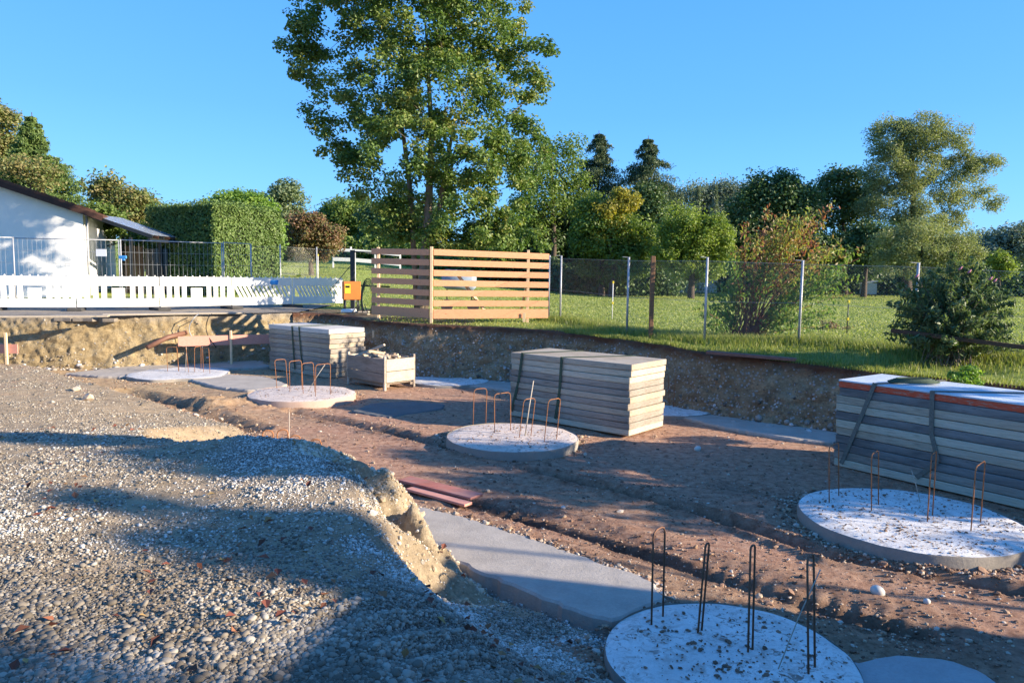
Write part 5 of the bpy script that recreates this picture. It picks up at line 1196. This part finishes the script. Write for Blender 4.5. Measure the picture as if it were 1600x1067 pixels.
wb = blobs_px([(1395, 220, 34, 32), (1440, 210, 40, 28), (1478, 225, 28, 34), (1390, 270, 36, 34), (1435, 265, 36, 34), (1500, 262, 24, 22), (1375, 315, 26, 34), (1420, 320, 34, 34), (1480, 300, 30, 20), (1535, 258, 22, 14),
     (1520, 282, 26, 10), (1545, 305, 20, 14), (1500, 330, 28, 16), (1440, 355, 40, 26), (1555, 320, 12, 10), (1485, 350, 20, 14)], 60)
tree('willow_tree', 'tall silvery willow with spreading right limbs, tallest tree on the right', 'tree', wb, on_ground(1418, 60), P(1425, 215, 60), LM['willow'], 420, 62000, .18, .75, .34, BARK_D, TG, nlimb=220, seed=5, asp=.45)
T('willow_tree', 'low rounded silvery willow bush at the foot of the tall willow', [(1395, 382, 30, 26), (1440, 378, 44, 32), (1490, 385, 34, 26), (1520, 395, 20, 20), (1400, 415, 40, 18), (1470, 415, 50, 18)], 52, 'willow', 150, 15000, .22, .8, .18, (1440, 365), asp=.45)
T('deciduous_tree', 'distant dark tree at the right edge', [(1570, 385, 30, 24), (1600, 380, 30, 22), (1545, 400, 26, 20), (1640, 385, 50, 30)], 84, 'far', 120, 9000, .45, 1.6, .3, (1575, 375))
T('deciduous_tree', 'small yellow green tree in front of the distant dark tree near the right edge', [(1562, 408, 13, 14), (1572, 420, 12, 12)], 62, 'yellowgreen', 30, 2000, .25, .7, .1, (1563, 405))
# far wooded hillside
q = []
fbp = [(1040, 318, 26, 16), (1085, 306, 30, 18), (1130, 305, 36, 18), (1190, 312, 46, 26), (1250, 325, 40, 26), (1130, 345, 60, 34), (1520, 385, 50, 16), (1600, 375, 60, 18)]
cc_, _ = sample_blobs(blobs_px(fbp, 150), 500, .3)
k = rng.integers(0, 500, 60000); pts = cc_[k] + rng.normal(size=(60000, 3)) * np.array([1.0, 1.0, .8])
tag(leaves_mesh('far_forest', pts, .42 * rng.uniform(.6, 1.3, 60000), LM['far'], nrm=np.tile((0, 0, .6), (60000, 1)), rnd=np.clip(rng.random(500)[k] * .7 + rng.random(60000) * .3, 0, 1)), kind='stuff')
for k, (x, yt) in enumerate(((1085, 290), (1112, 288), (1060, 300), (1175, 284))): conifer(['pointed far spruce left of centre on the wooded ridge', 'pointed far spruce right of centre on the wooded ridge', 'lowest far spruce at the left end of the wooded ridge', 'far spruce on the ridge beside the large dark tree'][k], x, yt, 140, 15, 'far', 1500, .9)
# undergrowth band at the far side of the meadow
def hedge_band(name, pts2, h, w, mat, n, leaf, kind='stuff', label=None):
    pts2 = resample([(a, b) for a, b in pts2], .5); k = rng.integers(0, len(pts2), n); x = pts2[k, 0] + rng.normal(0, w * .5, n); y = pts2[k, 1] + rng.normal(0, w * .5, n)
    hh = h * (.7 + .5 * vnoise(x * .35, y * .35, 7)); z = ground_z(x, y) + rng.random(n) ** .8 * hh * (.7 + .6 * vnoise(x * 1.3, y, 9))
    return tag(leaves_mesh(name, np.stack([x, y, z], 1), leaf * rng.uniform(.6, 1.3, n), LM[mat], nrm=np.tile((0, -.3, .5), (n, 1))), kind=kind)
def gx(px_, Yd): return (P(px_, 450, Yd).x, Yd)
hedge_band('undergrowth', [gx(760, 62), gx(900, 63), gx(1050, 69), gx(1200, 68), gx(1400, 67), gx(1600, 67), gx(1750, 66)], 2.9, 2.2, 'dark', 52000, .34)
hedge_band('undergrowth_left', [gx(330, 62), gx(420, 60), gx(520, 64), gx(640, 62), gx(760, 62)], 1.6, 2.2, 'green', 11000, .34)
hedge_band('undergrowth_shaded', [gx(860, 55), gx(960, 53), gx(1045, 54)], 2.2, 1.6, 'dark', 14000, .26)

# clipped hedge: shell of foliage on a dark core
def hedge():
    zt_ = P(335, 318, 31.5).z; c0 = Vector((P(335, 400, 31.5).x, 31.5, 0)); g0 = gz(c0.x, 31.5)
    L_ = Vector((-.87, .5, 0)) * 4.6; R_ = Vector((.45, .89, 0)) * 4.0; H = zt_ - g0
    root = empty('clipped_hedge', (c0.x, c0.y, g0), 'tall clipped block of green hedge, lit on its right side', 'hedge')
    m = MB(); m.prism([(0.0, .25), (L_.x + .2, L_.y + .1), (L_.x + R_.x, L_.y + R_.y - .2), (R_.x - .2, R_.y - .1)], -.2, H - .25); m.build('stems', simple('hedge_inner_shade', (.012, .018, .008), 1, .3, 4, 0), root)  # near black block inside the hedge, its inner shade put into the colour
    pts = []; nr = []
    nl = 30000
    for f_, (o_, a_, b_, nn) in enumerate((((0, 0, 0), L_, Vector((0, 0, H)), (-.5, -.87, 0)), ((0, 0, 0), R_, Vector((0, 0, H)), (.89, -.45, 0)), ((0, 0, H), L_, R_, (0, 0, 1)), (R_, L_, Vector((0, 0, H)), (.5, .87, 0)))):
        k = int(nl * (.35, .32, .22, .11)[f_]); s, t = rng.random((k, 1)), rng.random((k, 1)); b0 = np.array(list(Vector(o_))) + s * np.array(list(a_)) + t * np.array(list(b_))
        bump = fbm(b0[:, 0] * 1.0, b0[:, 1] * 1.0, 1.6, 3, 200, b0[:, 2]); b0 = b0 + np.array(nn) * (bump[:, None] * .16 - np.abs(rng.normal(0, .09, (k, 1))) + (.12 * rng.random((k, 1)) ** 3 * 2.5 if f_ == 2 else 0)); pts.append(b0); nr.append(np.tile(nn, (k, 1)))
    pts = np.concatenate(pts); leaves_mesh('foliage', pts, .105 * rng.uniform(.7, 1.3, len(pts)), LM['thuja'], nrm=np.concatenate(nr) * .8 + np.array([0, 0, .35]), parent=root)
hedge()

# red stemmed shrub at the fence
def shrub_dogwood():
    b = foot(1165, 532, 1.2); root = empty('red_stemmed_shrub', b, 'big untidy shrub with fanned red stems and green to red leaves at the fence', 'shrub')
    Yd = b.y; tips = []
    m = MB()
    ex = [(1120, 470), (1105, 500), (1150, 400), (1180, 370), (1215, 345), (1235, 335), (1250, 350), (1275, 340), (1270, 380), (1295, 395), (1310, 420), (1330, 400), (1325, 440), (1300, 460), (1270, 430), (1230, 400), (1200, 420), (1180, 440), (1140, 430), (1245, 470), (1290, 500), (1230, 500)]
    for k in range(95):
        e = ex[k % len(ex)]; q = P(e[0] + rng.normal(0, 13), e[1] + rng.normal(0, 12), Yd + rng.uniform(-.9, .7)) - b
        if q.z < .25: q.z = .25
        s = Vector((rng.normal(0, .16), rng.normal(0, .14), -.03)); mid = Vector((q.x * .35, q.y * .3, q.z * .62)); pts = []
        for j in range(8):
            t = j / 7; pts.append(s * (1 - t) ** 2 + mid * 2 * t * (1 - t) + q * t * t + Vector((rng.normal(), rng.normal(), 0)) * .012)
        m.tube(pts, [.011 * (1 - .7 * j / 7) for j in range(8)], 5, False); tips.append([list(p) for p in pts])
    m.build('stems', STEM_R, root)
    pts = []; rn = []
    for tp in tips:
        tp = np.array(tp); k = 80; t = .38 + .62 * rng.random(k) ** .6; p = np.stack([np.interp(t * 7, np.arange(8), tp[:, j]) for j in range(3)], 1); pts.append(p + rng.normal(0, .07, (k, 3)))
        rn.append(np.clip(rng.random(k) * .5 + (.5 if rng.random() < .16 else .0) * rng.random(k) + (.35 if tp[-1][2] > 1.75 else 0), 0, 1))
    pts = np.concatenate(pts); leaves_mesh('leaves', pts, rng.uniform(.06, .12, len(pts)), LM['dogwood'], parent=root, rnd=np.concatenate(rn), asp=.5, droop=(0, 0, -.7))
    for k in range(1): pass
shrub_dogwood()
def shrub_buddleia():
    b = foot(1482, 572, 1.1); root = empty('butterfly_bush', b, 'dense dark leaved butterfly bush with small pink flower spikes above the red topped stack', 'shrub'); Yd = b.y
    m = MB(); pts = []; rn = []; H = 2.05
    for k in range(250):
        a = rng.uniform(0, 6.283); sp = rng.random() ** .6 * 1.05; h = H * rng.uniform(.35, 1.0) * (1 - .35 * sp); tip = Vector((math.cos(a) * sp * 1.05, math.sin(a) * sp * .8, h))
        if rng.random() < .25: tip.z *= .45; tip.x *= 1.15
        s_ = Vector((rng.normal(0, .16), rng.normal(0, .12), -.02)); mid = Vector((tip.x * .35, tip.y * .35, tip.z * .85)); st = []
        for j in range(9):
            t = j / 8; st.append(s_ * (1 - t) ** 2 + mid * 2 * t * (1 - t) + tip * t * t + Vector((0, 0, -.10 * t ** 4 * sp)))
        m.tube(st, [.009 * (1 - .7 * j / 8) for j in range(9)], 4, False); st = np.array([list(p) for p in st]); n_ = 56
        t = .12 + .88 * rng.random(n_) ** .7; p = np.stack([np.interp(t * 8, np.arange(9), st[:, c]) for c in range(3)], 1); d = rng.normal(size=(n_, 3)); d /= np.linalg.norm(d, axis=1)[:, None]
        pts.append(p + d * (.03 + .07 * (1 - t))[:, None]); rn.append(np.clip(rng.random(n_) * .8 + rng.random() * .2, 0, 1))
    m.build('stems', BARK, root); pts = np.concatenate(pts); rn = np.concatenate(rn); ok = pts[:, 2] > .0
    leaves_mesh('leaves', pts[ok], rng.uniform(.07, .15, ok.sum()), LM['buddleia'], parent=root, rnd=rn[ok], asp=.3, droop=(0, 0, -.5))
    PINK = simple('pink_blossom', (.40, .16, .22), .8, .3, 10, 0)
    for (x, y) in ((1498, 422), (1512, 427), (1545, 438), (1552, 441), (1430, 434), (1503, 468), (1570, 468)):
        q = P(x, y, Yd - .3) - b; MB().tube([q, q + Vector((.03, 0, .03)), q + Vector((.06, 0, .06))], [.012, .018, .004], 7).build('flower_spike', PINK, root)
shrub_buddleia()
# a few low leafy plants at the lip
for k, (x, y, r_, mt_, lab) in enumerate(((1505, 590, 24, 'bright', 'bright green leafy weed clump under the butterfly bush'), (1585, 560, 26, 'yellowgreen', 'yellow green tuft at the right edge beside the butterfly bush'), (1300, 520, 26, 'red', 'low reddish sprays of leaves right of the red stemmed shrub'), (1120, 500, 20, 'green', 'low green sprig left of the red stemmed shrub at the fence post'))):
    b = foot(x, y + (12 if k < 2 else 10), 1.05); q = P(x, y, b.y); 
    tree('weed_clump', lab, 'plant', blobs_px([(x, y, r_, r_ * .8)], b.y), tuple(b), P(x, y - r_ * .5, b.y), LM[mt_], 24, 900, .06, .12, .008, BARK, 'weed clumps along the lip', nlimb=20, part='leaves', tname='stem')
# rail in the butterfly bush
a, b = P(1392, 516, 12.6), P(1640, 548, 11.6); plank(a, b, .05, .07, DARKWOOD, 'dark weathered rail passing through the butterfly bush', name='fence_rail', cat='rail')

# ---------------------------------------------------------------- grass
GR = mat_leaf('grass_blade', [(.12, .17, .035), (.19, .24, .055), (.28, .31, .085), (.40, .38, .14)], .35)
def blades(name, x, y, h, w, rnd=None, dz=0.0):
    n = len(x); z = ground_z(x, y) + dz; a = rng.uniform(0, 6.283, n); L = rng.uniform(.15, .6, n) * h; b = np.stack([x, y, z - .01], 1)
    wd = np.stack([np.cos(a), np.sin(a), 0 * a], 1) * (w * .5)[:, None]; ln = np.stack([-np.sin(a) * L, np.cos(a) * L, h], 1)
    mid = b + ln * np.array([.35, .35, .6]); v = np.stack([b - wd, b + wd, mid + wd * .7, mid - wd * .7, b + ln], 1); k = np.arange(n) * 5
    f = np.concatenate([np.stack([k, k + 1, k + 2], 1), np.stack([k, k + 2, k + 3], 1), np.stack([k + 3, k + 2, k + 4], 1)])
    r = rng.random(n) if rnd is None else rnd
    return tag(np_mesh(name, v.reshape(-1, 3), f, GR, attrs={'rnd': np.concatenate([r, r, r])}), kind='stuff')
def near_band(n, lo, hi, x0, x1):
    E = resample(EDGE, .05); tg = np.gradient(E[:, :2], axis=0); tg /= np.linalg.norm(tg, axis=1)[:, None]; k = rng.integers(0, len(E), n); d = lo + (hi - lo) * rng.random(n) ** .8
    x = E[k, 0] - tg[k, 1] * d; y = E[k, 1] + tg[k, 0] * d; m = (x > x0) & (x < x1) & ~inside(x, y, PIT_S); return x[m], y[m]
x, y = near_band(90000, -.02, 2.3, .6, 9.5); m_ = rng.random(len(x)) < .35 + .65 * (fbm(x, y, 1.5, 3, 300) > -.15); x, y = x[m_], y[m_]; blades('grass_lip', x, y, rng.uniform(.03, .10, len(x)) * (1 + .7 * (fbm(x, y, .9, 2, 301) > .1)), np.full(len(x), .010))
# long grass along the fence line
fpos = np.array([[p[0].x, p[0].y] for p in FP]); t = rng.uniform(0, len(fpos) - 1.001, 26000); i = t.astype(int); fr_ = (t - i)[:, None]; q = fpos[i] * (1 - fr_) + fpos[i + 1] * fr_ + rng.normal(0, .22, (26000, 2)) + np.array([.1, .12]); blades('long_grass', q[:, 0], q[:, 1], rng.uniform(.07, .20, 26000), np.full(26000, .011))
n = 120000; y = 14 + rng.random(n) ** 1.6 * 50; x = rng.uniform(-.36, .74, n) * y; m_ = ~inside(x, y, PIT_S) & ~((x < -3.6) & (y < 26)); x, y = x[m_], y[m_]
blades('grass', x, y, rng.uniform(.02, .05, len(x)) * (1 + y * .008), .012 + y * .0012, rnd=np.clip(rng.random(len(x)) * .7 + .3 * vnoise(x * .5, y * .5, 5), 0, 1))
x, y = near_band(26000, -.17, .30, .6, 9.5) if False else (None, None)
E = resample(EDGE, .05); tg = np.gradient(E[:, :2], axis=0); tg /= np.linalg.norm(tg, axis=1)[:, None]; k = rng.integers(0, len(E), 60000); d = rng.uniform(-.20, .3, 60000) + .06 * fbm(E[k, 0], E[k, 1], 2.0, 3, 310)
x = E[k, 0] - tg[k, 1] * d; y = E[k, 1] + tg[k, 0] * d; m_ = (x > 1.2) & (x < 9.4) & (d > -.16 + .14 * vnoise(x * 2.2, y * 2.2, 8)); x, y = x[m_], y[m_]; blades('lip_grass', x, y, rng.uniform(.03, .09, len(x)), np.full(len(x), .010), dz=.03)
# straw roots hanging on the lip of the shaded bank
x, y = near_band(2600, -.03, .12, -4, 9); blades('dry_grass', x, y, rng.uniform(.03, .09, len(x)), np.full(len(x), .008), rnd=np.full(len(x), .95))

# ---------------------------------------------------------------- unseen shed and trees added beyond the right edge to throw the long shadows
root = empty('shadow_caster_shed', (9.7, 3.8, 1.2), 'unseen flat roofed shed added beyond the right edge to cast shade', 'shed', None, math.atan2(SUN_H.y, SUN_H.x))
MB().box((3, -.6, 1.05), (6, 1.2, 2.3)).box((3.02, -5.6, 1.35), (6, 8.8, 2.9)).build('wall', RENDERW, root); MB().box((3, -.6, 2.25), (6.04, 1.22, .1)).box((3, -5.6, 2.85), (6.1, 8.9, .1)).build('roof', FASCIA, root)  # out of view, added and stepped in height to shade the foreground
def caster_tree(label, blobs, base, top, mat, ncl, nl, leaf, clr, tr): tree('deciduous_tree', label, 'tree', blobs, base, top, LM[mat], ncl, nl, leaf, clr, tr, group='unseen trees added beyond the right edge to cast shade', nlimb=60)
caster_tree('broad low tree beyond the right edge, beside the pit', [(12.6, 5.75, 2.9, 1.3, 1.0, 1.4), (12.8, 6.9, 3.0, 1.3, .95, 1.4)], (12.8, 6.8, 1.3), (12.8, 6.6, 3.8), 'green', 60, 6000, .15, .42, .12)  # unseen tree added, crown shaped to shade the pads and right stack
caster_tree('slim tall tree beyond the right edge', [(14, 3.4, 7.1, .4, .25, .7), (14, 3.3, 6.5, .4, .3, .4), (14, 2.75, 6.05, .4, .42, .45)], (14, 3.3, 1.3), (14, 3.35, 8.0), 'green', 80, 6000, .14, .25, .05)  # unseen tree added, crown shaped to draw the shadow streak on the mound
caster_tree('small round tree behind the flat roofed shed', [(16.5, .35, 6.1, .7, .35, .9), (16.8, .75, 6.9, .5, .3, .5)], (16.5, .45, 1.3), (16.5, .45, 6.5), 'green', 60, 5000, .14, .3, .07)  # unseen tree added to darken the near flank of the mound
caster_tree('wider tree behind the far end of the flat roofed shed', [(16.5, -2.3, 6.2, .9, 1.1, 1.6)], (16.5, -2.6, 1.3), (16.5, -2.6, 6.3), 'green', 70, 6000, .14, .35, .08)  # unseen tree added to cast shade over the nearest gravel
